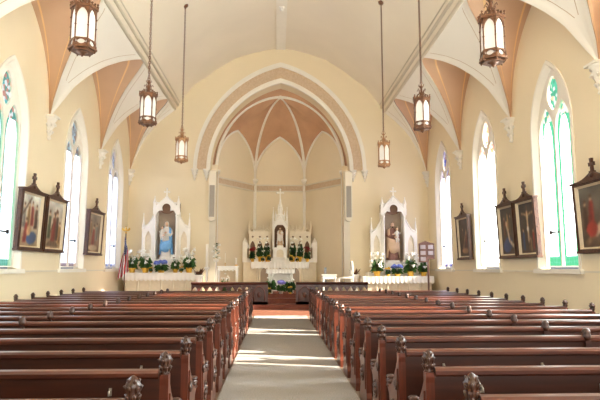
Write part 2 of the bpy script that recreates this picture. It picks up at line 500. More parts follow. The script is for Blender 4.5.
# front wall with the chancel arch
AH = 4.74 / 3.68
def arch(hw, zs=5.75, n=18):
    return pointed(hw, zs, hw * AH, n)
prof = [(-x, z) for x, z in LOW] + [(-x, z) for x, z in UP[1:]]
prof = prof + [(-x, z) for x, z in reversed(prof[:-1])]
profo = [(x * 1.02, z + 0.12 * (z > 5.8)) for x, z in prof]
inner = arch(2.99)
outl = [(-6.6, 0), (-2.74, 0), (-2.74, 5.75)] + inner + [(2.74, 5.75), (2.74, 0), (6.6, 0)] + [(-x, z) for x, z in profo]
struct(MB().plate(outl, (), None, YF, YF + 0.75).build('wall_front', M['wall']))

def ring(mb, c0, c1, y0, y1, m=0):
    """moulding between two curves, front face at y0"""
    rows = [[(u, y1, v) for u, v in c0], [(u, y0, v) for u, v in c0], [(u, y0, v) for u, v in c1], [(u, y1, v) for u, v in c1]]
    mb.grid(rows, m, False)
mb = MB(); ring(mb, arch(3.70), arch(3.54), YF - 0.09, YF + 0.01); ring(mb, arch(3.60), arch(3.56), YF - 0.12, YF)
trim(mb, M['trimw'])
mb = MB(); ring(mb, arch(3.54), arch(3.14), YF - 0.035, YF + 0.01); trim(mb, M['band'])
mb = MB(); ring(mb, arch(3.14), arch(2.98), YF - 0.1, YF + 0.02); ring(mb, arch(3.10), arch(3.03), YF - 0.14, YF)
trim(mb, M['trimw'])
# jamb shafts
for sg in (-1, 1):
    mb = MB()
    mb.bx(*sorted((sg * 2.70, sg * 2.96)), YF - 0.03, YF + 0.02, 0.32, 5.72)
    trim(mb, M['trimg'])
# inner terracotta soffit and rib
mb = MB(); rows = [[(u, YF + 0.75, v) for u, v in arch(2.99)], [(u, YF + 0.95, v) for u, v in arch(2.94, 5.75)], [(u, YF + 1.0, v) for u, v in arch(2.92, 5.75)]]
mb.grid(rows, 0, True); trim(mb, M['apse_terra'])
SOFF = [Vector((u, YF + 1.0, v)) for u, v in arch(2.92, 5.75)]

# pendant consoles under the arch mouldings
def console(x, y, ztop, h, w, mname='trimw', wall=None):
    mb = MB()
    mb.lathe([(w * .1, -h), (w * .35, -h * .93), (w * .2, -h * .84), (w * .5, -h * .66), (w * .38, -h * .58), (w * .8, -h * .3), (w * .65, -h * .2), (w * .95, -h * .1), (w, -h * .06), (w, 0)], (0, 0, 0), 12, 0, True,
             lambda a, i: 1 + (0.16 * math.cos(a * 6) if 2 < i < 8 else 0))
    # leaves
    for k in range(8):
        a = 2 * PI * k / 8
        for zz, rr in ((-h * .32, w * .72), (-h * .62, w * .46)):
            mb.tube([(rr * .8 * math.cos(a), rr * .8 * math.sin(a), zz - h * .1), (rr * 1.15 * math.cos(a), rr * 1.15 * math.sin(a), zz), (rr * 1.4 * math.cos(a), rr * 1.4 * math.sin(a), zz - .02)], [w * .1, w * .16, w * .05], 5)
    mb.box((0, 0, 0.02), (w * 2.1, w * 2.1, 0.05))
    o = trim(mb, M[mname])
    o.location = (x, y, ztop)
    return o
for x in (-3.62, -3.12, 3.12, 3.62):
    console(x, YF - 0.05, 5.72, 0.45, 0.13)
for sg in (-1, 1):
    for y in CORB[sg][3:]:
        console(sg * (W - 0.02), min(y, YF - 0.1), 5.66, 0.62, 0.2)

# ------------------------------------------------------------------ vaults
ceil = empty('ceiling', (0, 0, 0)); struct(ceil)
full = [(-x, z) for x, z in UP]; full = full + [(-x, z) for x, z in reversed(full[:-1])]
mb = MB()
ysec = [YB + (YF - YB) * i / 14 for i in range(15)]
mb.grid([[(x, y, z) for x, z in full] for y in ysec], 0, True)
mb.build('vault', M['vault'], ceil)
# outer shell to keep daylight out
mb = MB()
oshell = [(-6.9, 5.0), (-6.9, 9.6), (-4.4, 11.0), (0, 11.7), (4.4, 11.0), (6.9, 9.6), (6.9, 5.0)]
mb.grid([[(x, y, z) for x, z in [(-6.62, 9.35), (-6.62, 9.6), (-4.4, 11.0), (0, 11.7), (4.4, 11.0), (6.62, 9.6), (6.62, 9.35)]] for y in (YB - .3, YF + .75)], 0, False)
mb.build('roof', M['vault'], ceil)
# ridge strip
mb = MB(); mb.bx(-0.16, 0.16, YB, YF, 11.12, 11.19); mb.bx(-0.2, -0.16, YB, YF, 11.1, 11.19); mb.bx(0.16, 0.2, YB, YF, 11.1, 11.19)
trim(mb, M['pedge'])
for sg in (-1, 1):
    mb = MB()
    for (x, z, r) in ((4.54, 8.38, 0.06), (4.41, 8.55, 0.05), (4.33, 8.68, 0.022)):
        mb.tube([(sg * x, YB, z), (sg * x, YF, z)], r, 8)
    trim(mb, M['trimg'])

EXP = 1.2
TIP = {1: 0.25, -1: 0.5}     # lunette tips lie a little toward the chancel
def arc_pt(t, c, h0, ap):
    """pointed wall arch from corbel (t=0) to the apex (t=1); h0 half span (signed), ap rise"""
    a = abs(h0); d = (ap * ap - a * a) / (2 * a); R = a + d
    ang = PI - (PI - math.atan2(ap, -d)) * t
    u = a + (d + R * math.cos(ang))          # distance from the corbel towards the centre
    z = R * math.sin(ang)
    return (c + math.copysign(u, h0), 5.65 + z)

NS = 22
for sg in (-1, 1):
    cs = CORB[sg]
    mids = [(cs[i] + cs[i + 1]) / 2 for i in range(len(cs) - 1)]
    for i, yc in enumerate(cs):
        hN = yc - mids[i - 1] - TIP[sg] if i > 0 else 0
        hF = mids[i] + TIP[sg] - yc if i < len(mids) else 0
        rows = []; mats_row = []
        for k in range(NS + 1):
            s = k / NS
            x, z = lowp(s)
            wn, wf = hN * s ** EXP, hF * s ** EXP
            y0, y1 = yc - wn - 0.001, yc + wf + 0.001
            w = max(y1 - y0, 1e-4)
            e = min(0.17, w * 0.3); g = min(0.20, w * 0.35); g2 = min(0.36, w * .42); g3 = min(0.385, w * .45)
            cols = [0, e, g, g2, g3] + [g3 + (w - 2 * g3) * q / 4 for q in (1, 2, 3)] + [w - g3, w - g2, w - g, w - e, w]
            # edges stand a little proud of the field
            row = []
            for q, cc in enumerate(cols):
                off = 0.012 if q in (0, 1, 11, 12) else 0.0
                row.append((sg * (x - off), y0 + cc, z - off))
            rows.append(row)
        def mf(a, b):
            if b in (0, 11): return 1
            if b in (3, 8) and 5 < a < NS - 2: return 2
            if 3 < b < 8 and a == NS - 1: return 1
            return 0
        mb = MB(); mb.grid(rows, 0, True, mfn=mf)
        mb.build('pendentive', [M['pend'], M['pedge'], M['pline']], ceil)
    for i, ym in enumerate(mids):
        for (yc, h) in ((cs[i], ym - cs[i]), (cs[i + 1], ym - cs[i + 1])):
            rows = []
            us = [0, 0.10, 0.135, 0.3, 0.45, 0.6, 0.74, 0.775, 0.9, 1.0]
            for k in range(NS + 1):
                t = k / NS
                ya, za = arc_pt(t, yc, h, 2.9)
                x, z = lowp(t)
                yb = yc + (h + TIP[sg]) * t ** EXP
                A = Vector((sg * (W + 0.005), ya, za)); B = Vector((sg * x, yb, z))
                rows.append([A.lerp(B, u) for u in us])
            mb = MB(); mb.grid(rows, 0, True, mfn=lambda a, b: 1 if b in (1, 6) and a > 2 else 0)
            mb.build('vault_severy', [M['terra'], M['line_glint']], ceil)

# small fixture on the ridge
cf = empty('ceiling_light', (0.0, 19.2, 11.12), 0, 'small white ceiling fixture on the ridge of the vault', 'ceiling fixture')
MB().lathe([(0.10, 0.0), (0.10, -0.03), (0.07, -0.05)], (0, 0, 0), 14).build('ceiling_plate', M['white'], cf)
MB().lathe([(0.06, -0.05), (0.075, -0.09), (0.05, -0.14), (0.01, -0.16)], (0, 0, 0), 14).build('lamp_globe', M['lampglass'], cf)

# ------------------------------------------------------------------ apse
AV = [(-2.82, 24.1), (-1.22, 26.6), (1.22, 26.6), (2.82, 24.1)]
aps = empty('wall_apse', (0, 0, 0)); struct(aps)
K = Vector((0, 24.4, 9.36)); ZS = 5.9
def panel_fn(A, B):
    A = Vector((A[0], A[1], 0)); B = Vector((B[0], B[1], 0)); d = (B - A); Ln = d.length; d.normalize()
    nrm = Vector((-d.y, d.x, 0))
    if nrm.y < 0: nrm = -nrm
    return Ln, (lambda u, v, dd: tuple(A + d * u + nrm * dd + Vector((0, 0, v))))
def ribcurve(P, n=20):
    L = []
    h = K.z - ZS
    for i in range(n + 1):
        th = (i / n)
        f = 1 - math.cos(th * PI / 2 * 0.96); f /= 1 - math.cos(PI / 2 * 0.96)
        z = math.sin(th * PI / 2 * 0.96) / math.sin(PI / 2 * 0.96)
        L.append(Vector((P[0] * (1 - f) + K.x * f, P[1] * (1 - f) + K.y * f, ZS + h * z)))
    return L
for i in range(3):
    A, B = AV[i], AV[i + 1]
    Ln, fn = panel_fn(A, B)
    ap = 2.1
    curve = pointed(Ln / 2, ZS, ap, 20, Ln / 2)
    MB().plate([(0, 0.3)] + curve + [(Ln, 0.3)], (), fn, 0, 0.15).build('wall_panel', M['apsewall'], aps)
    # frieze band with cream edges
    MB().plate([(0, 5.34), (Ln, 5.34), (Ln, 5.58), (0, 5.58)], (), fn, -0.03, 0.02).build('frieze', M['band'], aps)
    for zz in (5.30, 5.60):
        MB().plate([(0, zz - .03), (Ln, zz - .03), (Ln, zz + .03), (0, zz + .03)], (), fn, -0.06, 0.02).build('frieze_moulding', M['trimg'], aps)
    # pointed wall rib and vault cells
    mb = MB(); mb.tube([fn(u, v, -0.02) for u, v in curve], 0.055, 8); mb.build('wall_rib', M['trimw'], aps)
    n = 20
    ca = [Vector(fn(u, v, 0.01)) for u, v in curve[:n + 1]]
    cb = [Vector(fn(u, v, 0.01)) for u, v in reversed(curve[n:])]
    for cc, P in ((ca, A), (cb, B)):
        rc = ribcurve(P, n)
        rows = [[cc[k].lerp(rc[k], q / 8) for q in range(9)] for k in range(n + 1)]
        mb = MB(); mb.grid(rows, 0, True); mb.build('vault_cell', M['apse_terra'], aps)
for P in AV:
    mb = MB(); mb.tube(ribcurve(P), 0.075, 8); mb.build('vault_rib', M['trimw'], aps)
    mb = MB(); mb.tube([(P[0] * .99, P[1] - .02, 0.33), (P[0] * .99, P[1] - .02, ZS)], 0.085, 10)
    mb.lathe([(0.1, 0), (0.16, 0.12), (0.16, 0.2)], (P[0] * .99, P[1] - .02, ZS - 0.2), 10)
    mb.build('wall_shaft', M['trimw'], aps)
rb = ribcurve(AV[0], 18) + list(reversed(ribcurve(AV[3], 18)))[1:]
mb = MB(); mb.grid([[a_.lerp(b_, q_ / 3) for q_ in range(4)] for a_, b_ in zip(SOFF, rb)], 0, True); mb.build('vault_cell', M['apse_terra'], aps)
mb = MB(); mb.ball(K, 0.09, 12); mb.build('vault_boss', M['trimw'], aps)
# apse enclosure
mb = MB()
for sg in (-1, 1):
    mb.bx(*sorted((sg * 2.74, sg * 3.2)), YF + .7, 24.2, 0.3, 6.1)
mb.build('wall_return', M['apsewall'], aps)
mb = MB(); mb.bx(-3.6, 3.6, YF + .76, 27.2, 10.4, 10.6)
mb.bx(-3.6, -3.4, YF + .76, 27.2, 0, 10.4); mb.bx(3.4, 3.6, YF + .76, 27.2, 0, 10.4); mb.bx(-3.6, 3.6, 27.0, 27.2, 0, 10.4)
mb.build('wall_shell', M['apsewall'], aps)

# ------------------------------------------------------------------ column loudspeakers on the chancel arch
def loudspeaker(x, sgn, label):
    r = empty('loudspeaker', (x, YF - 0.12, 3.55), 0, label, 'loudspeaker', 'column loudspeakers on the chancel arch')
    w, h = 0.30, 2.1
    mb = MB(); pts = [(-w / 2, 0.1), (-w / 2 + .06, 0.02), (-w / 2 + .12, 0), (w / 2 - .12, 0), (w / 2 - .06, .02), (w / 2, 0.1), (w / 2, h), (-w / 2, h)]
    mb.plate(pts, (), None, -0.12, 0.06); mb.build('cabinet', M['speaker'], r)
    MB().cbox(-w / 2 + .045, w / 2 - .045, -0.14, -0.119, 0.17, 1.5, 0.008).build('grille', M['grille'], r)
    MB().box((0, 0.085, h * .5), (0.1, 0.05, 0.3)).build('mount', M['iron'], r)
    return r
loudspeaker(-2.85, -1, 'white column loudspeaker on the chancel arch above the flag side rail')
loudspeaker(2.90, 1, 'white column loudspeaker on the chancel arch above the white chair')

# ------------------------------------------------------------------ pews
ROWS = 17; Y0 = 3.10; DY = 0.872
def end_panel_parts(root, x, outward, mats=('woodend', 'carve')):
    """bench end in the y-z plane at x, with poppyhead finial, arm boss and carved roundels"""
    o = [(-0.05, 0), (-0.055, 0.10), (-0.03, 0.16), (-0.03, 0.80), (-0.035, 0.84), (-0.035, 0.87), (0.035, 0.87), (0.035, 0.84), (0.035, 0.80), (0.09, 0.73), (0.20, 0.625), (0.31, 0.545), (0.39, 0.53), (0.46, 0.56), (0.49, 0.53), (0.47, 0.49), (0.41, 0.45), (0.385, 0.36), (0.40, 0.2), (0.45, 0.13), (0.47, 0.08), (0.47, 0)]
    mb = MB(); mb.plate(o, (), lambda u, v, d: (x + d, u, v), -0.03, 0.03)
    # raised field and roundels on the outer face
    f = outward * 0.03
    inn = [(0.0, 0.2), (0.0, 0.74), (0.05, 0.71), (0.16, 0.60), (0.32, 0.48), (0.33, 0.2)]
    mb.plate(inn, (), lambda u, v, d: (x + f + outward * d, u, v), 0, 0.012)
    ep = mb.build('end_panel', M[mats[0]], root)
    cv = MB()
    for (u, v, r) in ((0.16, 0.36, 0.085), (0.03, 0.60, 0.035)):
        cv.torus((x + f + outward * .014, u, v), r, 0.014, (1, 0, 0), 14, 5)
        for k in range(4):
            a = PI / 2 * k + PI / 4
            cv.ball((x + f + outward * .014, u + r * .45 * math.cos(a), v + r * .45 * math.sin(a)), r * .33, 6)
    cv.build('carved_roundel', M[mats[1]], ep)
    fb = MB()   # poppyhead
    fb.lathe([(0.026, 0.86), (0.034, 0.875), (0.024, 0.89), (0.03, 0.905), (0.036, 0.92), (0.03, 0.935), (0.036, 0.95), (0.039, 0.965), (0.036, 0.98), (0.027, 1.0), (0.014, 1.017), (0.004, 1.025)], (x, 0, 0), 16, 0, True, lambda a, i: 1 + 0.16 * math.cos(8 * a) if i > 2 else 1)
    for zz, rr, ss, nn in ((0.915, 0.034, 0.012, 6), (0.96, 0.038, 0.011, 6), (0.995, 0.028, 0.009, 5)):
        for k in range(nn):
            a = 2 * PI * k / nn + zz * 9
            c_, s_ = math.cos(a), math.sin(a)
            fb.tube([(x + rr * .7 * c_, rr * .7 * s_, zz - .03), (x + rr * 1.0 * c_, rr * 1.0 * s_, zz), (x + rr * 1.3 * c_, rr * 1.3 * s_, zz + .012)], [ss * .6, ss, ss * .5], 5)
    fb.build('finial', M[mats[1]], ep)
    bb = MB()   # arm boss
    bb.ball((x, 0.45, 0.55), (0.042, 0.052, 0.05), 8)
    for k in range(6):
        a = 2 * PI * k / 6
        bb.ball((x, 0.45 + 0.045 * math.cos(a), 0.55 + 0.045 * math.sin(a)), (0.045, 0.02, 0.02), 6)
    bb.build('arm_boss', M[mats[1]], ep)

def make_pew(x0, x1):
    root = empty('pew', (0, 0, 0))
    L0, L1 = min(x0, x1), max(x0, x1)
    MB().cbox(L0 + .03, L1 - .03, 0.0, 0.42, 0.405, 0.44, 0.008).build('seat', M['wood'], root)
    mb = MB()
    mb.plate([(-0.03, 0.12), (-0.03, 0.86), (0.0, 0.86), (0.03, 0.42), (0.0, 0.12)], (), lambda u, v, d: (d, u, v), L0 + .03, L1 - .03)
    mb.build('backrest', M['wood'], root)
    mb = MB()
    mb.plate([(-0.045, 0.845), (-0.06, 0.86), (-0.06, 0.885), (-0.04, 0.902), (0.0, 0.908), (0.035, 0.9), (0.045, 0.88), (0.03, 0.85)], (), lambda u, v, d: (d, u, v), L0 + .035, L1 - .035)
    mb.build('top_rail', M['rail'], root)
    mid = (L0 + L1) / 2
    mb = MB()
    mb.plate([(mid - .03, 0.05), (mid - .03, 0.86), (mid + .03, 0.86), (mid + .03, 0.05)], (), lambda u, v, d: (u, d, v), -0.075, -0.03)
    cp_ = mb.build('centre_post', M['wood'], root)
    fb = MB(); fb.lathe([(0.03, 0.86), (0.042, 0.88), (0.045, 0.91), (0.036, 0.935), (0.042, 0.95), (0.03, 0.972), (0.008, 0.985)], (mid, -0.04, 0), 10, 0, True, lambda a, i: 1 + 0.12 * math.cos(5 * a))
    fb.build('finial', M['carve'], cp_)
    for xx in (L0 + .36, mid - 0.9, mid + .9, L1 - .36):
        cb = MB(); cb.box((xx, -0.037, 0.76), (0.018, 0.014, 0.05)); cb.tube([(xx, -0.04, 0.775), (xx, -0.07, 0.77), (xx, -0.075, 0.74)], 0.006, 5)
        cb.build('hat_clip', M['clip'], root)
    end_panel_parts(root, x0, -1 if x0 > 0 else 1)
    end_panel_parts(root, x1, 1 if x1 > 0 else -1)
    return root
ORD = ['first', 'second', 'third', 'fourth', 'fifth', 'sixth', 'seventh', 'eighth', 'ninth', 'tenth', 'eleventh', 'twelfth', 'thirteenth', 'fourteenth', 'fifteenth', 'sixteenth', 'seventeenth']
for side, xs in (('flag', (-0.925, -5.95)), ('hymn board', (0.925, 5.17))):
    proto = make_pew(*xs)
    for k in range(ROWS):
        o = proto if k == 0 else copy_tree(proto)
        o.location = (0, Y0 + DY * k, 0)
        row = ORD[ROWS - 1 - k]
        tag(o, 'dark varnished pew on the %s side, %s row from the altar rail' % (side, row), 'pew', 'pews on the %s side of the aisle' % side)

# ------------------------------------------------------------------ hanging lanterns
def make_lantern(chain_top, light=False):
    root = empty('hanging_lantern', (0, 0, 0))
    BR = M['bronze_light'] if light else M['bronze']
    R = 0.178
    cor = [(R * math.cos(PI / 3 * k), R * math.sin(PI / 3 * k)) for k in range(6)]
    mb = MB()
    for (x, y) in cor:
        mb.tube([(x, y, 0.05), (x, y, 0.66)], 0.010, 6)
        mb.ball((x, y, 0.35), (0.018, 0.018, 0.018), 6)
        mb.ball((x, y, 0.5), (0.018, 0.018, 0.018), 6)
        mb.lathe([(0.004, -0.05), (0.018, -0.02), (0.012, 0.0), (0.026, 0.03), (0.026, 0.06)], (x, y, 0.01), 8)
    mb.build('lantern_post', BR, root)
    for k in range(6):
        a, b = cor[k], cor[(k + 1) % 6]
        A = Vector((a[0], a[1], 0)); B = Vector((b[0], b[1], 0)); d = B - A; ln = d.length; d.normalize()
        n = Vector((d.y, -d.x, 0)); n = n if n.dot((A + B) / 2) > 0 else -n
        fn = lambda u, v, dd, A=A, d=d, n=n: tuple(A + d * u + n * dd + Vector((0, 0, v)))
        MB().plate([(0.0, 0.06), (ln, 0.06), (ln, 0.62), (0, 0.62)], (), fn, -0.02, -0.012).build('glass_panel', M['lampglass'], root)
        hole = lancet(ln / 2, 0.15, ln / 2 - 0.011, 0.47, 0.63, 6)
        tr = MB(); tr.plate([(0, 0.14), (ln, 0.14), (ln, 0.66), (0, 0.66)], [hole], fn, -0.008, 0.008)
        tr.plate([(0, 0.0), (ln, 0.0), (ln, 0.14), (0, 0.14)], [[(ln / 2 + 0.05 * math.cos(2 * PI * q / 12) * (1 + .15 * math.cos(4 * PI * q / 12)), 0.085 + 0.04 * math.sin(2 * PI * q / 12)) for q in range(12)],
                 [(0.012, .05), (0.03, .085), (0.012, .12)], [(ln - .012, .05), (ln - .012, .12), (ln - .03, .085)]], fn, 0.0, 0.016)
        tr.build('tracery', BR, root)
    mb = MB()
    hexp = lambda r: [(r * math.cos(PI / 3 * k), r * math.sin(PI / 3 * k)) for k in range(6)]
    mb.plate(hexp(R + .035), (), lambda u, v, d: (u, v, d), 0.0, 0.03)
    mb.plate(hexp(R * .9), (), lambda u, v, d: (u, v, d), -0.03, 0.0)
    mb.lathe([(0.004, -0.1), (0.03, -0.07), (0.05, -0.04), (0.09, -0.03)], (0, 0, 0), 10)
    mb.build('base_ring', BR, root)
    mb = MB()
    mb.plate(hexp(R + .03), [hexp(R - .03)], lambda u, v, d: (u, v, d), 0.64, 0.68)
    for k in range(18):
        i, f = divmod(k, 3); a, b = hexp(R + .015)[i], hexp(R + .015)[(i + 1) % 6]
        x = a[0] + (b[0] - a[0]) * f / 3; y = a[1] + (b[1] - a[1]) * f / 3
        hh = 0.07 if f else 0.09
        mb.lathe([(0.014, 0), (0.02, hh * .35), (0.008, hh * .55), (0.02, hh * .75), (0.003, hh)], (x, y, 0.675), 6)
    mb.build('crown', BR, root)
    mb = MB()
    mb.lathe([(0.15, 0.66), (0.13, 0.70), (0.07, 0.74), (0.04, 0.78), (0.05, 0.81), (0.025, 0.85), (0.022, 0.93), (0.045, 0.96), (0.02, 0.99), (0.012, 1.03)], (0, 0, 0), 12)
    for k in range(6):
        a = PI / 3 * k; c, s = math.cos(a), math.sin(a)
        mb.tube([(0.16 * c, 0.16 * s, 0.68), (0.12 * c, 0.12 * s, 0.76), (0.06 * c, 0.06 * s, 0.80), (0.05 * c, 0.05 * s, 0.87), (0.09 * c, 0.09 * s, 0.91), (0.10 * c, 0.10 * s, 0.87)], 0.009, 5)
        mb.tube([(0.02 * c, 0.02 * s, 0.95), (0.06 * c, 0.06 * s, 0.99), (0.055 * c, 0.055 * s, 1.02)], 0.008, 5)
    mb.torus((0, 0, 1.055), 0.03, 0.008, (0, 1, 0), 12, 5)
    mb.build('canopy', BR, root)
    mb = MB(); z = 1.10; k = 0
    while z < chain_top - 0.1:
        q = Matrix.Rotation(PI / 2 * (k % 2), 3, 'Z') @ Matrix.Rotation(PI / 2, 3, 'X')
        q = q @ Matrix.Rotation(PI / 2, 3, 'Z')
        mb.torus((0, 0, z), 0.022, 0.0075, (0, 0, 1), 10, 5, 0, 1.7, q)
        z += 0.058; k += 1
    mb.build('chain', M['bronze'], root)
    mb = MB(); mb.lathe([(0.09, 0.05), (0.09, 0.0), (0.06, -0.04), (0.02, -0.06), (0.02, -0.1)], (0, 0, chain_top), 12)
    mb.build('ceiling_hook', M['bronze'], root)
    return root
LX = 3.1
CZT = 9.9
spots = {-1: [(8.1, 4.86), (12.35, 4.86), (16.85, 4.88)], 1: [(7.85, 4.70), (11.9, 4.70), (16.3, 4.68)]}
pos_txt = ['third pair from the altar', 'middle pair along the nave', 'pair next to the altar']
for sg, nm in ((-1, 'flag side'), (1, 'hymn board side')):
    for k, (y, z) in enumerate(spots[sg]):
        if k == 0: pr = make_lantern(CZT - z)
        o = pr if k == 0 else copy_tree(pr)
        o.location = (sg * LX, y, z)
        o.rotation_euler = (0, 0, 0.2 if sg < 0 else 0.42)
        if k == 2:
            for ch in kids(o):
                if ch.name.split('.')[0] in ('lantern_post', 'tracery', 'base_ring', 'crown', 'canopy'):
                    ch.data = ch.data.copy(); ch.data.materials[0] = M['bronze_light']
        tag(o, 'bronze lantern hanging over the %s pews, %s' % (nm, pos_txt[k]), 'lantern', 'hanging lanterns of the nave')

# ------------------------------------------------------------------ framed paintings
def paint(shapes, bgtop, bgbot, nx=44, ny=60, seed=1):
    rnd = random.Random(seed)
    cells = {}
    for j in range(ny):
        for i in range(nx):
            u, v = (i + .5) / nx, (j + .5) / ny
            c = [bgbot[k] * (1 - v) + bgtop[k] * v for k in range(3)]
            c = [x * (0.85 + 0.3 * (0.5 + 0.5 * math.sin(u * 9 + seed) * math.cos(v * 11 + seed * 2))) for x in c]
            for sh in shapes:
                if sh[0] == 'e':
                    _, cx, cy, rx, ry, rot, col = sh
                    a, b = u - cx, v - cy
                    p, q = a * math.cos(rot) + b * math.sin(rot), -a * math.sin(rot) + b * math.cos(rot)
                    if (p / rx) ** 2 + (q / ry) ** 2 < 1:
                        sd = 0.8 + 0.35 * (0.5 - p / rx * 0.5)
                        c = [x * sd for x in col]
                else:
                    _, P, col = sh
                    ins = False
                    for a in range(len(P)):
                        x1, y1 = P[a]; x2, y2 = P[a - 1]
                        if (y1 > v) != (y2 > v) and u < (x2 - x1) * (v - y1) / (y2 - y1) + x1: ins = not ins
                    if ins:
                        c = [x * (0.85 + 0.25 * math.sin(u * 40) * .5) for x in col]
            k = 0.9 + rnd.random() * 0.2
            cells[(j, i)] = [min(255, max(0, x * k)) for x in c]
    for it in range(2):
        new = {}
        for j in range(ny):
            for i in range(nx):
                acc = [0, 0, 0]; wt = 0
                for dj in (-1, 0, 1):
                    for di in (-1, 0, 1):
                        q_ = cells.get((j + dj, i + di))
                        if q_:
                            w_ = 4 if not (di or dj) else 1
                            wt += w_
                            for t in range(3): acc[t] += q_[t] * w_
                new[(j, i)] = [a_ / wt for a_ in acc]
        cells = new
    cells = {k_: rgb(*[min(255, v_ * 1.06) for v_ in c_]) for k_, c_ in cells.items()}
    return nx, ny, cells
SK = (214, 176, 140)
def figs(*L):
    out = []
    for (x, base, h, robe, lean) in L:
        w = h * 0.17
        out.append(('p', [(x - w, base), (x + w * 1.1, base), (x + w * .75 + lean, base + h * .78), (x - w * .6 + lean, base + h * .78)], robe))
        out.append(('p', [(x - w * .2, base), (x + w * .6, base + h * .1), (x + w * .3 + lean, base + h * .7)], [c * .7 for c in robe]))
        out.append(('e', x + lean * 1.1, base + h * .87, h * .075, h * .10, 0, SK))
        out.append(('e', x + lean * 1.1 + w * .05, base + h * .93, h * .08, h * .055, 0, (84, 56, 38)))
    return out
RED, BLU, OCH, BRN, GRY, GRN = (160, 58, 48), (62, 84, 128), (178, 140, 88), (92, 66, 50), (150, 146, 140), (88, 100, 72)
CROSS = lambda x, a, col=(112, 78, 52): [('p', [(x - .03, .05), (x + .03, .05), (x + .03, .95), (x - .03, .95)], col), ('p', [(x - a, .76), (x + a, .76), (x + a, .82), (x - a, .82)], col)]
P1 = paint(figs((.2, .35, .5, GRY, 0), (.42, .38, .52, OCH, .02), (.62, .4, .5, RED, -.02), (.82, .35, .5, BRN, 0)) + figs((.3, .06, .5, RED, .05)) + [('e', .66, .16, .26, .12, .1, BLU), ('e', .5, .3, .12, .1, .5, (196, 160, 120)), ('p', [(.1, .6), (.16, .6), (.55, .95), (.5, .97)], BRN)], (214, 214, 206), (150, 128, 98), seed=1)
P2 = paint(figs((.25, .2, .62, GRN, 0), (.5, .14, .66, RED, .03), (.72, .16, .68, BRN, -.02), (.88, .1, .5, OCH, 0)) + [('p', [(.1, .04), (.9, .04), (.7, .16), (.3, .14)], (120, 100, 76)), ('p', [(.3, .3), (.36, .3), (.7, .85), (.64, .86)], (110, 76, 50))], (210, 208, 200), (160, 136, 104), seed=2)
P3 = paint(figs((.45, .12, .62, RED, .05), (.72, .3, .5, GRY, 0), (.25, .45, .4, OCH, 0)) + [('e', .5, .1, .36, .08, 0, (190, 170, 140))], (140, 130, 116), (120, 92, 66), seed=3)
P4 = paint(figs((.35, .3, .5, BRN, 0), (.62, .2, .5, (122, 66, 52), .04)) + [('e', .5, .14, .3, .08, 0, (160, 120, 84)), ('p', [(.3, .2), (.36, .18), (.72, .7), (.66, .72)], OCH)], (70, 60, 54), (60, 42, 34), seed=4)
P5 = paint(figs((.25, .4, .46, (122, 72, 56), 0), (.7, .42, .46, (96, 82, 66), 0), (.5, .5, .42, OCH, 0)) + [('e', .42, .2, .34, .16, .2, (60, 74, 116)), ('p', [(.34, .62), (.46, .62), (.62, .3), (.86, .2), (.8, .12), (.52, .26)], (222, 198, 168)), ('e', .4, .66, .07, .06, 0, SK)], (66, 62, 60), (72, 54, 42), seed=5)
P6 = paint(CROSS(.5, .36) + [('p', [(.46, .34), (.54, .34), (.56, .74), (.86, .8), (.86, .83), (.5, .76), (.14, .83), (.14, .8), (.44, .74)], (216, 186, 150)), ('e', .5, .8, .055, .05, 0, SK), ('e', .5, .48, .075, .05, 0, (226, 218, 204)), ('p', [(.47, .2), (.53, .2), (.55, .4), (.45, .4)], (206, 174, 138))] + figs((.2, .06, .46, BLU, 0), (.8, .06, .44, RED, 0), (.62, .03, .3, OCH, 0)), (54, 50, 54), (70, 52, 42), seed=6)
P7 = paint(figs((.3, .42, .45, RED, .02), (.7, .5, .4, GRN, 0), (.14, .3, .5, BRN, 0)) + [('p', [(.05, .08), (.14, .02), (.98, .52), (.94, .62)], (150, 120, 88)), ('p', [(.3, .22), (.42, .16), (.9, .46), (.84, .56), (.55, .42)], (224, 200, 170)), ('e', .84, .58, .06, .05, 0, SK), ('e', .3, .3, .16, .13, .3, RED)], (104, 100, 90), (88, 70, 54), seed=7)

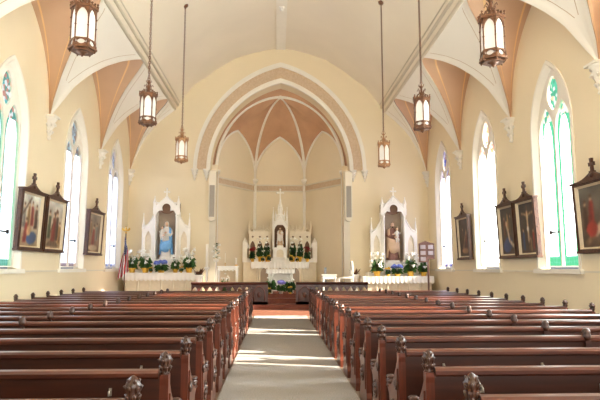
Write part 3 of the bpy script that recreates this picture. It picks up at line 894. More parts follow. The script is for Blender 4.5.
def framed_painting(sg, y0, y1, z0, z1, art, label, cat_group, hang=0.1):
    w, h = y1 - y0, z1 - z0
    r = empty('framed_painting', (sg * (W - 0.02), (y0 + y1) / 2, z0), 0, label, 'painting', cat_group)
    r.rotation_euler = (0, 0, 0)
    # local: x out of the wall = -sg, painting leans a little
    lean = 0.04
    def fn(u, v, d): return (-sg * (d + v * lean), u, v)
    fw = 0.085
    mb = MB()
    mb.plate([(-w / 2, 0), (w / 2, 0), (w / 2, h), (-w / 2, h)], [[(-w / 2 + fw, fw), (w / 2 - fw, fw), (w / 2 - fw, h - fw), (-w / 2 + fw, h - fw)]], fn, 0.0, 0.10)
    b = 0.03
    mb.plate([(-w / 2 + b, b), (w / 2 - b, b), (w / 2 - b, h - b), (-w / 2 + b, h - b)], [[(-w / 2 + fw - .02, fw - .02), (w / 2 - fw + .02, fw - .02), (w / 2 - fw + .02, h - fw + .02), (-w / 2 + fw - .02, h - fw + .02)]], fn, 0.10, 0.125)
    mb.plate([(-w / 2 - .03, h - .04), (w / 2 + .03, h - .04), (w / 2 + .03, h), (-w / 2 - .03, h)], (), fn, 0, 0.14)
    mb.plate([(-w / 2 - .02, 0), (w / 2 + .02, 0), (w / 2 + .02, .05), (-w / 2 - .02, .05)], (), fn, 0, 0.14)
    for k in range(7):
        vv = h * (0.08 + 0.84 * k / 6)
        for s2 in (-1, 1):
            mb.ball(fn(s2 * w / 2, vv, 0.05), (0.016, 0.016, 0.016), 6)
    fr = mb.build('frame', M['darkwood'], r)
    # cream liner bevel
    i0, i1 = fw, fw + 0.04
    A = [(-w / 2 + i0, i0), (w / 2 - i0, i0), (w / 2 - i0, h - i0), (-w / 2 + i0, h - i0)]
    B = [(-w / 2 + i1, i1), (w / 2 - i1, i1), (w / 2 - i1, h - i1), (-w / 2 + i1, h - i1)]
    pts = [fn(u, v, 0.10) for u, v in A] + [fn(u, v, 0.035) for u, v in B]
    MB().add(pts, [(i, (i + 1) % 4, 4 + (i + 1) % 4, 4 + i) for i in range(4)]).build('liner', M['liner'], fr)
    nx, ny, cells = art
    rows = [[fn(-(w / 2 - i1) + (w - 2 * i1) * i / nx if sg < 0 else (w / 2 - i1) - (w - 2 * i1) * i / nx, i1 + (h - 2 * i1) * j / ny, 0.035) for i in range(nx + 1)] for j in range(ny + 1)]
    MB().grid(rows, 0, False, col=lambda j, i: cells[(j, i)]).build('canvas', M['paint'], r)
    # pediment and cross
    mb = MB()
    pe = []
    for k in range(9):
        t = k / 8; pe.append((-w * .36 + t * (w * .36 - 0.07), h + 0.02 + 0.12 * t ** 1.8))
    mb.plate([(-w * .42, h)] + pe + [(-0.07, h + .17), (0.07, h + .17)] + [(-u, v) for u, v in reversed(pe)] + [(w * .42, h)], (), fn, 0.02, 0.09)
    mb.ball(fn(0, h + .08, .09), (0.03, 0.08, 0.05), 8)
    pd = mb.build('pediment', M['darkwood'], r)
    mb = MB(); zc = h + .17
    mb.plate([(-.035, zc), (.035, zc), (.028, zc + .11), (.085, zc + .10), (.085, zc + .18), (.028, zc + .165), (.04, zc + .26), (-.04, zc + .26), (-.028, zc + .165), (-.085, zc + .18), (-.085, zc + .10), (-.028, zc + .11)], (), fn, 0.03, 0.08)
    mb.build('cross', M['darkwood'], pd)
    return r
G_ = 'framed paintings of the stations along the walls'
framed_painting(-1, 13.2, 14.53, 2.02, 3.52, P1, 'framed painting of red and blue robed figures kneeling under pale sky', G_)
framed_painting(-1, 14.66, 16.02, 2.02, 3.52, P2, 'framed painting of a standing red and brown robed group, touching its twin', G_)
framed_painting(-1, 17.95, 19.45, 2.02, 3.5, P3, 'framed painting of one red robed figure, between windows by the flag', G_)
framed_painting(1, 17.9, 19.15, 1.88, 3.38, P4, 'framed dark painting with gloomy brown figures, by itself toward the hymn board', G_)
framed_painting(1, 14.40, 15.54, 1.86, 3.38, P5, 'framed dark painting of a pale limp body over blue drapery', G_)
framed_painting(1, 13.2, 14.34, 1.86, 3.38, P6, 'framed dark painting of a pale man on an upright cross', G_)
framed_painting(1, 9.95, 11.42, 1.9, 3.38, P7, 'framed painting of a pale figure stretched over a slanting beam, red figure behind', G_)

# ------------------------------------------------------------------ communion rail
def altar_rail(x0, x1, gate_end, label):
    r = empty('altar_rail', ((x0 + x1) / 2, 19.8, 0.32), 0, label, 'altar rail')
    w = x1 - x0; h = 0.78
    mb = MB(); mb.plate([(-0.13, h - .05), (-0.15, h - .02), (-0.13, h), (0.13, h), (0.15, h - .02), (0.13, h - .05), (0.06, h - .09), (-0.06, h - .09)], (), lambda u, v, d: (d, u, v), -w / 2, w / 2)
    mb.build('top_rail', M['railwood'], r)
    MB().bx(-w / 2, w / 2, -.06, .06, 0.0, 0.1).build('base_rail', M['railwood'], r)
    g = 0.62
    ge = w / 2 * gate_end
    xs0, xs1 = (-w / 2 + g, w / 2) if gate_end < 0 else (-w / 2, w / 2 - g)
    n = max(2, int(round((xs1 - xs0) / 0.26)))
    for i in range(n):
        a = xs0 + (xs1 - xs0) * i / n; b = xs0 + (xs1 - xs0) * (i + 1) / n
        cx = (a + b) / 2; hw = (b - a) / 2
        mb = MB(); mb.plate([(a, 0.1), (b, 0.1), (b, h - .09), (a, h - .09)], [lancet(cx, 0.14, hw - .03, 0.42, 0.62, 6)], None, -0.025, 0.025)
        mb.lathe([(0.02, 0), (0.03, .06), (0.018, .12), (0.028, .24), (0.016, .34)], (a + .01, -.035, .1), 8)
        mb.build('arched_bay', M['railwood'], r)
    # solid gate pier with pointed arch panel
    cx = ge - gate_end * g / 2
    mb = MB(); mb.plate([(cx - g / 2, 0), (cx + g / 2, 0), (cx + g / 2, h - .09), (cx - g / 2, h - .09)], [lancet(cx, 0.12, .2, 0.38, 0.63, 8)], None, -0.06, 0.06)
    mb.bx(cx - .2, cx + .2, 0.0, 0.05, 0.1, 0.64)
    p = mb.build('gate_pier', M['railwood'], r)
    mb = MB(); arc = lancet(cx, 0.12, .2, 0.38, 0.63, 8)
    mb.tube([(u, -0.065, v) for u, v in arc], 0.022, 6); mb.ball((cx, -0.01, 0.34), (0.07, 0.03, 0.1), 8)
    mb.build('arch_moulding', M['woodend'], p)
    return r
altar_rail(-3.14, -0.44, 1, 'dark carved wooden altar rail with arched gate pier, flag side of the steps')
altar_rail(0.55, 3.12, -1, 'dark carved wooden altar rail with arched gate pier, white chair side of the steps')

# ------------------------------------------------------------------ gothic woodwork helpers
def pinnacle(mb, x, y, z0, z1, w, m=0, shaft=0.6):
    zs = z0 + (z1 - z0) * shaft
    mb.bx(x - w / 2, x + w / 2, y - w / 2, y + w / 2, z0, zs, m)
    mb.bx(x - w * .65, x + w * .65, y - w * .65, y + w * .65, zs - w * .25, zs, m)
    mb.lathe([(w * .75, 0), (w * .1, (z1 - zs) * .86), (w * .3, (z1 - zs) * .9), (w * .3, (z1 - zs) * .94), (w * .03, (z1 - zs))], (x, y, zs), 4, m, False)
    for k in range(1, 4):
        zz = zs + (z1 - zs) * .22 * k; rr = w * .75 * (1 - .27 * k)
        for a in (0, PI / 2, PI, 3 * PI / 2):
            mb.ball((x + rr * math.cos(a), y + rr * math.sin(a), zz), w * .13, 5, m)

def gcross(mb, x, y, z, h, w, t=0.03, m=0):
    mb.bx(x - t / 2, x + t / 2, y - t / 2, y + t / 2, z, z + h, m)
    mb.bx(x - w / 2, x + w / 2, y - t / 2, y + t / 2, z + h * .6 - t / 2, z + h * .6 + t / 2, m)
    for (dx, dz) in ((-w / 2, h * .6), (w / 2, h * .6), (0, h)):
        mb.ball((x + dx, y, z + dz), t * .85, 6, m)

def crockets(mb, pts, r, m=0, n=6):
    for (a, b) in zip(pts[:-1], pts[1:]):
        for k in range(n):
            f = (k + .5) / n
            p = Vector(a).lerp(Vector(b), f)
            mb.ball(p, (r, r * .8, r * 1.1), 6, m)

def trefoil(cx, cz, r, n=30):
    P = []
    for i in range(n):
        a = PI / 2 + 2 * PI * i / n
        P.append((cx + r * (0.8 + 0.28 * math.cos(3 * (a - PI / 2))) * math.cos(a), cz + r * (0.8 + 0.28 * math.cos(3 * (a - PI / 2))) * math.sin(a)))
    return P

def altar_cloth(name, x0, x1, y0, y1, ztop, drop, label, loc, scal=0.16, lace=0.1):
    """linen laid over an altar top with a scalloped lace edge in front and at the ends"""
    r = empty(name, loc, 0, label, 'altar cloth')
    t = 0.012
    MB().bx(x0, x1, y0, y1, ztop, ztop + t).build('linen_top', M['cloth'], r)
    n = int((x1 - x0) / scal); mb = MB()
    rows = [[], [], []]
    N = n * 8
    for i in range(N + 1):
        x = x0 + (x1 - x0) * i / N
        ph = (i % 8) / 8
        sc_ = drop - lace * 0.55 * (1 - math.sin(PI * ph))
        wv = 0.012 * math.sin(i * .8)
        rows[0].append((x, y0 - .004, ztop + t)); rows[1].append((x, y0 - .012 - wv * .5, ztop - drop * .5)); rows[2].append((x, y0 - .02 - wv, ztop - sc_))
    mb.grid(rows, 0, True)
    mb.build('lace_edge', M['cloth'], r, fix=False)
    for xs, s in ((x0, -1), (x1, 1)):
        mb = MB(); rows = [[], []]
        N = max(8, int((y1 - y0) / scal) * 8)
        for i in range(N + 1):
            y = y0 + (y1 - y0) * i / N; ph = (i % 8) / 8
            rows[0].append((xs + s * .004, y, ztop + t)); rows[1].append((xs + s * .02, y, ztop - drop + lace * .55 * (1 - math.sin(PI * ph))))
        mb.grid(rows, 0, True); mb.build('lace_edge', M['cloth'], r, fix=False)
    return r

# ------------------------------------------------------------------ side altars
def side_altar(x, hw, ztab, zap, label, zwing):
    """x centre, hw table half width, absolute heights"""
    Z0 = 0.32
    r = empty('side_altar', (x, 22.62, Z0), 0, label, 'altar')
    q = lambda z: z - Z0
    mt = q(ztab)
    # table
    mb = MB(); mb.bx(-hw + .06, hw - .06, -0.58, 0.5, 0, mt - .06); mb.bx(-hw + .02, hw - .02, -0.61, 0.5, 0, 0.1)
    for k in range(7):
        xx = -hw + .1 + (2 * hw - .2) * k / 6
        mb.lathe([(0.05, .1), (0.035, .16), (0.035, mt - .2), (0.055, mt - .1)], (xx, -0.61, 0), 8)
    tb = mb.build('altar_table', M['whitegold'], r)
    pm = MB()
    for k in range(6):
        xx = -hw + .1 + (2 * hw - .2) * (k + .5) / 6
        pm.plate(lancet(xx, .2, .13, mt - .45, mt - .22, 6), (), None, -0.592, -0.58)
    pm.build('arched_panel', M['whitegold'], tb)
    MB().bx(-hw, hw, -0.66, 0.5, mt - .06, mt).build('altar_top', M['white'], r)
    # plinth under the reredos
    MB().bx(-hw * .8, hw * .8, -0.06, 0.5, mt, mt + .16).build('retable_shelf', M['white'], r)
    # central bay
    b = 0.48; zc = q(3.92); zn = mt + .16
    y = 0.0
    cb = MB()
    cb.bx(-b, b, 0.46, 0.52, zn, zc + .36)
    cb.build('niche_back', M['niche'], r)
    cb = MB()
    for s in (-1, 1):
        cb.bx(*sorted((s * (b - .08), s * (b + .02))), y, 0.5, zn, zc)
        cb.lathe([(0.06, 0), (0.045, .08), (0.038, .12), (0.038, zc - zn - .3), (0.05, zc - zn - .22), (0.06, zc - zn - .16)], (s * (b - .05), y - .05, zn), 10)
        pinnacle(cb, s * (b + .0), y, zc - .1, zc + .62, 0.10)
    cb.build('niche_column', M['white'], r)
    # gable with trefoil
    ga = MB(); zg = q(zap) - .3
    arc = [(-b + .10, zc - .1), (-b + .13, zc - .02), (-b + .2, zc + .04)]
    arc += [(.19 * math.cos(t), zc + .13 + .19 * math.sin(t)) for t in [PI * 1.2 - PI * 1.4 * k / 14 for k in range(15)]]
    arc += [(b - .2, zc + .04), (b - .13, zc - .02), (b - .10, zc - .1)]
    ga.plate([(-b - .06, zc - .14), (-b + .10, zc - .14)] + arc + [(b - .10, zc - .14), (b + .06, zc - .14), (b + .06, zc + .08), (0, zg), (-b - .06, zc + .08)], (), None, y - .03, y + .08)
    ga.tube([(-b - .06, y - .02, zc + .08), (0, y - .02, zg)], .03, 6); ga.tube([(b + .06, y - .02, zc + .08), (0, y - .02, zg)], .03, 6)
    ga.torus((0, y - .035, zc + .48), .075, .02, (0, 1, 0), 20, 5)
    ga.tube([(u, y - .03, v) for u, v in arc], .025, 6)
    crockets(ga, [(-b - .06, y, zc + .1), (0, y, zg + .02)], .035, 0, 6); crockets(ga, [(b + .06, y, zc + .1), (0, y, zg + .02)], .035, 0, 6)
    ga.bx(-b, b, y + .3, y + .5, zc + .34, zc + .4)
    gcross(ga, 0, y, zg, .34, .2, .045)
    ga.build('gable', M['white'], r)
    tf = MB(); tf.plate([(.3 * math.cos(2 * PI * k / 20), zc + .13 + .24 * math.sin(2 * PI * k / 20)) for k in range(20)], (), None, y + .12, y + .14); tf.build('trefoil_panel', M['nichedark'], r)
    # wings
    for s in (-1, 1):
        wg = MB(); x0, x1 = b + .03, b + .45
        zo, zi = q(zwing) - .62, q(zwing) - .1
        wg.plate([(s * x0, zn), (s * x1, zn), (s * x1, zo), (s * (x0 + .22), zo + .12), (s * x0, zi)], [lancet(s * (x0 + .21), zn + .12, .13, zo - .5, zo - .12, 6)], None, y + .05, y + .13)
        wg.tube([(s * x1, y + .05, zo), (s * (x0 + .22), y + .05, zo + .12), (s * x0, y + .05, zi)], .03, 6)
        crockets(wg, [(s * x1, y + .06, zo + .03), (s * (x0 + .22), y + .06, zo + .15), (s * x0, y + .06, zi + .03)], .03, 0, 4)
        pinnacle(wg, s * x1, y + .08, zn, q(zwing), 0.085, 0, .72)
        wg.build('reredos_wing', M['white'], r)
        MB().plate([(s * x0, zn), (s * x1, zn), (s * x1, zo - .05), (s * x0, zo - .05)], (), None, y + .14, y + .16).build('wing_panel', M['whitegold'], r)
    return r
AM = dict(x=-4.65, hw=1.47, zt=1.40); AJ = dict(x=4.72, hw=1.40, zt=1.26)
sa1 = side_altar(AM['x'], AM['hw'], AM['zt'], 4.80, 'white gothic side altar with gabled niche holding the blue mantled statue', 3.85)
sa2 = side_altar(AJ['x'], AJ['hw'], AJ['zt'], 4.88, 'white gothic side altar with gabled niche holding the brown robed statue', 3.7)
altar_cloth('altar_cloth', -1.5, 1.5, -0.69, -.07, AM['zt'] + .001, 0.3, 'white scalloped cloth hanging over the altar of the blue mantled statue', (AM['x'], 22.62, 0))
altar_cloth('altar_cloth', -1.43, 1.43, -0.69, -.07, AJ['zt'] + .001, 0.28, 'white scalloped cloth hanging over the altar of the brown robed statue', (AJ['x'], 22.62, 0))

# ------------------------------------------------------------------ statues
def statue_parts(root, H, robe_m, mantle_m, hair_m, beard=False, arm_child=-1, veil=None, low=0.0):
    s = H / 1.7
    # robe: lofted body with folds, one continuous surface
    prof = [(0.0, .27, .22), (.06, .275, .225), (.3, .235, .19), (.6, .20, .17), (.85, .195, .16), (1.0, .165, .135), (1.12, .175, .135), (1.26, .205, .14), (1.36, .20, .125), (1.42, .12, .09), (1.46, .065, .065)]
    n = 28
    rows = []
    for (z, rx, ry) in prof:
        f = max(0, 1 - z / 1.15)
        rows.append([((rx * (1 + .09 * f * math.cos(9 * a) + .05 * f * math.sin(5 * a + 1))) * s * math.cos(a), (ry * (1 + .09 * f * math.cos(9 * a))) * s * math.sin(a), z * s) for a in [2 * PI * k / n for k in range(n)]])
    mb = MB(); mb.grid(rows, 0, True, True); mb.add([p for p in rows[0]], [tuple(range(n))])
    # sleeves
    c = arm_child
    mb.tube([(c * .19 * s, 0, 1.31 * s), (c * .26 * s, -.03 * s, 1.12 * s), (c * .25 * s, -.12 * s, 1.0 * s), (c * .16 * s, -.22 * s, 1.02 * s)], [.075 * s, .075 * s, .075 * s, .08 * s], 10)
    mb.tube([(-c * .19 * s, 0, 1.31 * s), (-c * .25 * s, -.04 * s, 1.12 * s), (-c * .2 * s, -.14 * s, 1.03 * s), (-c * .06 * s, -.21 * s, 1.12 * s)], [.075 * s, .072 * s, .07 * s, .075 * s], 10)
    mb.build('robe', M[robe_m], root)
    # head, neck and hands
    bd = MB()
    bd.tube([(0, 0, 1.40 * s), (0, -.005 * s, 1.52 * s)], [.055 * s, .05 * s], 10)
    hz = 1.585 * s
    bd.lathe([(.012, -.115), (.045, -.10), (.066, -.06), (.078, -.01), (.08, .03), (.072, .075), (.045, .105), (.01, .115)], (0, -.012 * s, 0), 14) if False else None
    bd.lathe([(.012 * s, -.115 * s), (.045 * s, -.10 * s), (.064 * s, -.06 * s), (.076 * s, -.01 * s), (.08 * s, .03 * s), (.072 * s, .075 * s), (.045 * s, .105 * s), (.01 * s, .115 * s)], (0, -.015 * s, hz), 14, 0, True, None, .95, 1.1)
    bd.tube([(0, -.095 * s, hz + .02 * s), (0, -.118 * s, hz - .022 * s), (0, -.095 * s, hz - .03 * s)], [.009 * s, .015 * s, .012 * s], 6)
    for k in (-1, 1):
        bd.ball((k * .03 * s, -.085 * s, hz + .018 * s), (.014 * s, .012 * s, .009 * s), 6)
        bd.ball((k * .078 * s, -.01 * s, hz), (.012 * s, .02 * s, .03 * s), 6)
    bd.ball((0, -.088 * s, hz - .055 * s), (.022 * s, .012 * s, .008 * s), 6)
    for (hx, hy, h_z, d) in ((c * .12 * s, -.26 * s, 1.03 * s, -c), (-c * .02 * s, -.25 * s, 1.15 * s, c)):
        bd.ball((hx, hy, h_z), (.045 * s, .022 * s, .035 * s), 8)
        for q in range(4):
            zz = h_z + (.024 - .016 * q) * s
            bd.tube([(hx + d * .03 * s, hy, zz), (hx + d * (.075 - .006 * abs(q - 1)) * s, hy - .008 * s, zz), (hx + d * (.10 - .008 * abs(q - 1)) * s, hy + .012 * s, zz)], [.0095 * s, .0085 * s, .006 * s], 5)
        bd.tube([(hx + d * .0 * s, hy - .015 * s, h_z + .03 * s), (hx + d * .03 * s, hy - .03 * s, h_z + .05 * s)], [.01 * s, .007 * s], 5)
    o = bd.build('body', M['skin'], root)
    # mantle: open shell over shoulders and back, falling to the hem
    rows = []
    for (z, rx, ry, op) in ((.10, .33, .27, .9), (.35, .30, .25, .85), (.65, .275, .235, .75), (.95, .27, .23, .62), (1.15, .275, .20, .55), (1.30, .255, .17, .6), (1.39, .20, .13, .75), (1.44, .12, .09, .9)):
        row = []
        for k in range(25):
            a = -PI / 2 + op + (2 * PI - 2 * op) * k / 24
            f = max(0, 1.25 - z) * .09
            row.append((rx * (1 + f * math.cos(11 * a)) * s * math.cos(a), (ry * (1 + f * math.cos(11 * a)) + .0) * s * math.sin(a), z * s))
        rows.append(row)
    mb = MB(); mb.grid(rows, 0, True)
    # diagonal drape across the front
    dr = []
    for (u, z0, z1) in ((-.27, .95 - low, .45 - low * .5), (-.14, 1.06 - low, .42 - low * .5), (0.0, 1.08 - low, .36 - low * .5), (.14, 1.12 - low, .40 - low * .5), (.26, 1.18 - low, .6 - low * .5)):
        dr.append([(c * -u * s, -(.25 + low * .08 + .03 * math.sin(u * 30 + z * 9) - .25 * u * u * 6 * .4) * s, z * s) for z in (z0, (z0 * .7 + z1 * .3), (z0 * .4 + z1 * .6), z1)])
    mb.grid(dr, 0, True)
    mo = mb.build('mantle', M[mantle_m], root, fix=False)
    sm = mo.modifiers.new('thick', 'SOLIDIFY'); sm.thickness = 0.015 * s; sm.offset = 0
    # hair or veil
    mb = MB()
    if veil:
        rows = []
        for (z, rx, ry, op) in ((1.28, .17, .13, 1.2), (1.40, .12, .11, 1.1), (1.50, .10, .105, 1.0), (1.60, .10, .115, .95), (1.67, .085, .10, .8), (1.71, .045, .06, .5), (1.725, .01, .02, .2)):
            rows.append([(rx * s * math.cos(-PI / 2 + op + (2 * PI - 2 * op) * k / 18), ry * s * math.sin(-PI / 2 + op + (2 * PI - 2 * op) * k / 18), z * s) for k in range(19)])
        mb.grid(rows, 0, True)
        v = mb.build('veil', M[veil], root, fix=False); q = v.modifiers.new('thick', 'SOLIDIFY'); q.thickness = .012 * s
    mb = MB(); mb.ball((0, .012 * s, hz + .03 * s), (.084 * s, .088 * s, .095 * s), 12)
    mb.ball((0, .04 * s, hz - .04 * s), (.075 * s, .055 * s, .09 * s), 10)
    mb.build('hair', M[hair_m], root)
    if beard:
        mb = MB(); mb.ball((0, -.062 * s, hz - .092 * s), (.05 * s, .042 * s, .06 * s), 10); mb.build('beard', M[hair_m], root)
    # child carried on one arm
    cx, cy, cz = c * .17 * s, -.2 * s, 1.06 * s
    ch = MB()
    ch.lathe([(.05 * s, -.16 * s), (.085 * s, -.1 * s), (.08 * s, 0), (.07 * s, .12 * s), (.085 * s, .2 * s), (.04 * s, .25 * s), (.028 * s, .28 * s)], (cx, cy, cz), 14, 0, True, lambda a, i: 1 + .05 * math.cos(6 * a))
    for k in (-1, 1):
        ch.tube([(cx + k * .075 * s, cy, cz + .19 * s), (cx + k * .12 * s, cy - .04 * s, cz + .12 * s), (cx + k * .12 * s, cy - .12 * s, cz + .16 * s)], [.03 * s, .028 * s, .022 * s], 8)
        ch.tube([(cx + k * .04 * s, cy - .03 * s, cz - .1 * s), (cx + k * .05 * s, cy - .09 * s, cz - .14 * s), (cx + k * .04 * s, cy - .07 * s, cz - .26 * s)], [.045 * s, .038 * s, .025 * s], 8)
    cr = ch.build('child_figure', M['white_robe'], root)
    hb = MB(); hb.ball((cx, cy - .005 * s, cz + .335 * s), (.058 * s, .062 * s, .07 * s), 10); hb.ball((cx, cy - .066 * s, cz + .33 * s), (.01 * s, .012 * s, .012 * s), 5)
    hb.build('child_head', M['skin'], cr)
    hb = MB(); hb.ball((cx, cy + .012 * s, cz + .352 * s), (.062 * s, .06 * s, .066 * s), 10); hb.build('child_hair', M['hair'], cr)
    MB().lathe([(.30 * s, -.1), (.30 * s, -.03), (.27 * s, 0)], (0, 0, 0), 8, 0, False, None, 1.1, .8).build('pedestal', M['white'], root)

def statue(x, zt, H, label, **kw):
    # stands on a tall pedestal block on the retable shelf
    r = empty('statue', (x, 22.62 + .165, zt), 0, label, 'statue')
    statue_parts(r, H, **kw)
    return r
PED = 0.40
statue(AM['x'], AM['zt'] + .16 + PED + .102, 1.42, 'painted statue of a woman in pale blue mantle holding a child', robe_m='white_robe', mantle_m='blue_robe', hair_m='hair', arm_child=-1, veil='white_robe', low=.34)
statue(AJ['x'] - .03, AJ['zt'] + .16 + PED + .102, 1.56, 'painted statue of a bearded man in brown robe holding a child', robe_m='mauve_robe', mantle_m='tan_robe', hair_m='hair', beard=True, arm_child=1, low=.16)
for par, d in ((sa1, AM), (sa2, AJ)):
    z = d['zt'] - .32 + .16
    mb = MB(); mb.bx(-.36, .36, -.02, .44, z, z + PED); mb.bx(-.38, .38, -.04, .44, z, z + .06); mb.bx(-.38, .38, -.04, .44, z + PED - .05, z + PED - .002)
    mb.build('statue_pedestal', M['white'], par)

# ------------------------------------------------------------------ plants
def plant(name, loc, kind, r, h, label, group, seed, pot='foil', leafm=None, nb=8):
    leafm = leafm or ('leaf2' if label.startswith(('white lily at', 'white lily in', 'white lily next to the blue', 'short')) else 'leaf')
    rnd = random.Random(seed)
    root = empty(name, loc, 0, label, 'potted plant', group)
    ph = h * .22
    pw = r * .42
    mb = MB()
    if pot == 'foil':
        mb.lathe([(pw * .75, 0), (pw * .8, ph * .2), (pw, ph * .8), (pw * 1.35, ph * 1.1), (pw * 1.2, ph * 1.08), (pw * .8, ph * .8)], (0, 0, 0), 18, 0, True, lambda a, i: 1 + (0.13 * math.cos(9 * a) if i in (3, 4) else .03 * math.cos(7 * a)))
        mb.build('pot_wrap', M['foil'], root)
    else:
        mb.lathe([(pw * .7, 0), (pw * .95, ph * .85), (pw * 1.08, ph * .88), (pw * 1.08, ph), (pw * .9, ph), (pw * .85, ph * .85)], (0, 0, 0), 16)
        mb.build('flower_pot', M[pot], root)
    fo = MB()
    nl = 70 if kind != 'lily' else 80
    for i in range(nl):
        a = rnd.random() * 2 * PI; e = rnd.random()
        z0 = ph * .8 + (h - ph) * rnd.random() * (.5 if kind != 'lily' else .55)
        ln = r * (.45 + .38 * rnd.random())
        d = Vector((math.cos(a), math.sin(a), 0))
        base = Vector((0, 0, z0)) + d * (r * .12)
        tipz = (h - ph) * (.1 + .3 * e)
        mid = base + d * ln * .55 + Vector((0, 0, tipz * .8)); tip = base + d * ln + Vector((0, 0, tipz * (.5 - .5 * e) - r * .25 * (1 - e)))
        side = Vector((-d.y, d.x, 0)) * (r * (.13 if kind == 'lily' else .2))
        fo.add([base, mid + side, tip, mid - side], [(0, 1, 2), (0, 2, 3)], 0, False)
    for i in range(7):
        a = 2 * PI * i / 7
        fo.tube([(0, 0, ph * .7), (r * .25 * math.cos(a), r * .25 * math.sin(a), h * .65), (r * .4 * math.cos(a), r * .4 * math.sin(a), h * .85)], r * .02, 4)
    fo.build('foliage', M[leafm], root, fix=False)
    # blossoms
    pm = {'lily': 'petal_w', 'hydrangea': 'petal_b', 'violet': 'petal_v', 'poinsettia': 'petal_r', 'mum': 'petal_y', 'white': 'petal_w'}[kind]
    if kind == 'lily': nb += 4
    b = MB()
    q = r * {'lily': .42, 'poinsettia': .5, 'white': .16}.get(kind, .3)
    if kind == 'lily':
        for k in range(6):
            a = PI / 3 * k; c, s_ = math.cos(a), math.sin(a)
            t = Vector((-s_, c, 0)) * q * .28
            p0 = Vector((c * q * .08, s_ * q * .08, -q * .6)); p1 = Vector((c * q * .45, s_ * q * .45, q * .25)); p2 = Vector((c * q * .95, s_ * q * .95, q * .35))
            b.add([p0, p1 + t, p2, p1 - t], [(0, 1, 2, 3)])
        b.ball((0, 0, -q * .1), q * .16, 6)
    elif kind in ('poinsettia',):
        for k in range(9):
            a = 2 * PI * k / 9; c, s_ = math.cos(a), math.sin(a)
            t = Vector((-s_, c, 0)) * q * .3
            b.add([Vector((0, 0, 0)), Vector((c * q * .6, s_ * q * .6, q * .2)) + t, Vector((c * q * 1.2, s_ * q * 1.2, -.05 * q)), Vector((c * q * .6, s_ * q * .6, q * .2)) - t], [(0, 1, 2, 3)])
    else:
        for k in range(14):
            a = k * 2.4; zz = 1 - 1.3 * (k + .5) / 14; rr = math.sqrt(max(0, 1 - zz * zz))
            b.ball((q * .7 * rr * math.cos(a), q * .7 * rr * math.sin(a), q * .7 * zz), q * .3, 5)
    me = b.mesh('blossom', M[pm])
    for i in range(nb):
        o = bpy.data.objects.new('blossom', me); COL.objects.link(o); o.parent = root
        a = 2 * PI * i / nb + rnd.random() * .6 + .5
        rr = r * (.25 + .4 * rnd.random()); zz = h * (.78 + .3 * rnd.random())
        if kind == 'lily': rr = r * (.4 + .4 * rnd.random()); zz = h * (.5 + .55 * (i % 4) / 3)
        if kind in ('hydrangea', 'violet', 'mum'):
            rr = r * (.15 + .55 * math.sqrt(rnd.random())); zz = h * (1.0 - .35 * (rr / r) ** 2)
        o.location = (rr * math.cos(a), rr * math.sin(a), zz)
        o.rotation_euler = ((rnd.random() - .5) * .9 + (.7 if kind == 'lily' else 0) * (-math.sin(a)) * -1, (rnd.random() - .5) * .6 + (.7 if kind == 'lily' else 0) * math.cos(a), rnd.random() * 6)
    return root
GM = 'potted flowers on the altar of the blue mantled statue'; GJ = 'potted flowers on the altar of the brown robed statue'
tm, tj = AM['zt'] + .014, AJ['zt'] + .014
yb = 22.24
plant('potted_lily', (-5.86, yb, tm), 'lily', .30, .78, 'white lily at the flag end of the blue mantled statue altar', GM, 1)
plant('potted_lily', (-5.33, yb - .03, tm), 'lily', .32, .80, 'white lily in yellow foil between the flag end and blue hydrangea', GM, 2)
plant('potted_hydrangea', (-4.70, yb - .05, tm), 'hydrangea', .34, .44, 'blue hydrangea at the feet of the blue mantled statue', GM, 3, leafm='leaf2', nb=12)
plant('potted_lily', (-4.15, yb - .03, tm), 'lily', .24, .62, 'short white lily beside the blue hydrangea toward the high altar', GM, 4)
plant('potted_lily', (-3.62, yb, tm), 'lily', .32, .86, 'white lily at the chancel end of the blue mantled altar', GM, 5)
plant('potted_lily', (3.92, yb, tj), 'lily', .34, .84, 'white lily at the white chair end of the brown robed statue altar', GJ, 6)
plant('potted_chrysanthemum', (4.33, yb - .16, tj), 'mum', .15, .34, 'small yellow potted flower beside the brown robed statue', GJ, 7)
plant('potted_hydrangea', (4.72, yb - .05, tj), 'hydrangea', .30, .42, 'blue hydrangea at the feet of the brown robed statue', GJ, 8, leafm='leaf2', nb=12)
plant('potted_lily', (5.28, yb, tj), 'lily', .34, .82, 'white lily next to the blue hydrangea on the hymn board side', GJ, 9)
plant('potted_lily', (5.82, yb + .02, tj), 'lily', .28, .70, 'white lily at the hymn board end of the brown robed statue altar', GJ, 10)
plant('potted_chrysanthemum', (-5.05, yb - .3, tm), 'mum', .09, .22, 'little yellow potted flower in front of the lily near the flag', GM, 31, nb=6)
plant('potted_chrysanthemum', (-3.88, yb - .27, tm), 'mum', .11, .24, 'little yellow potted flower at the chancel end of the blue altar', GM, 32, nb=6)

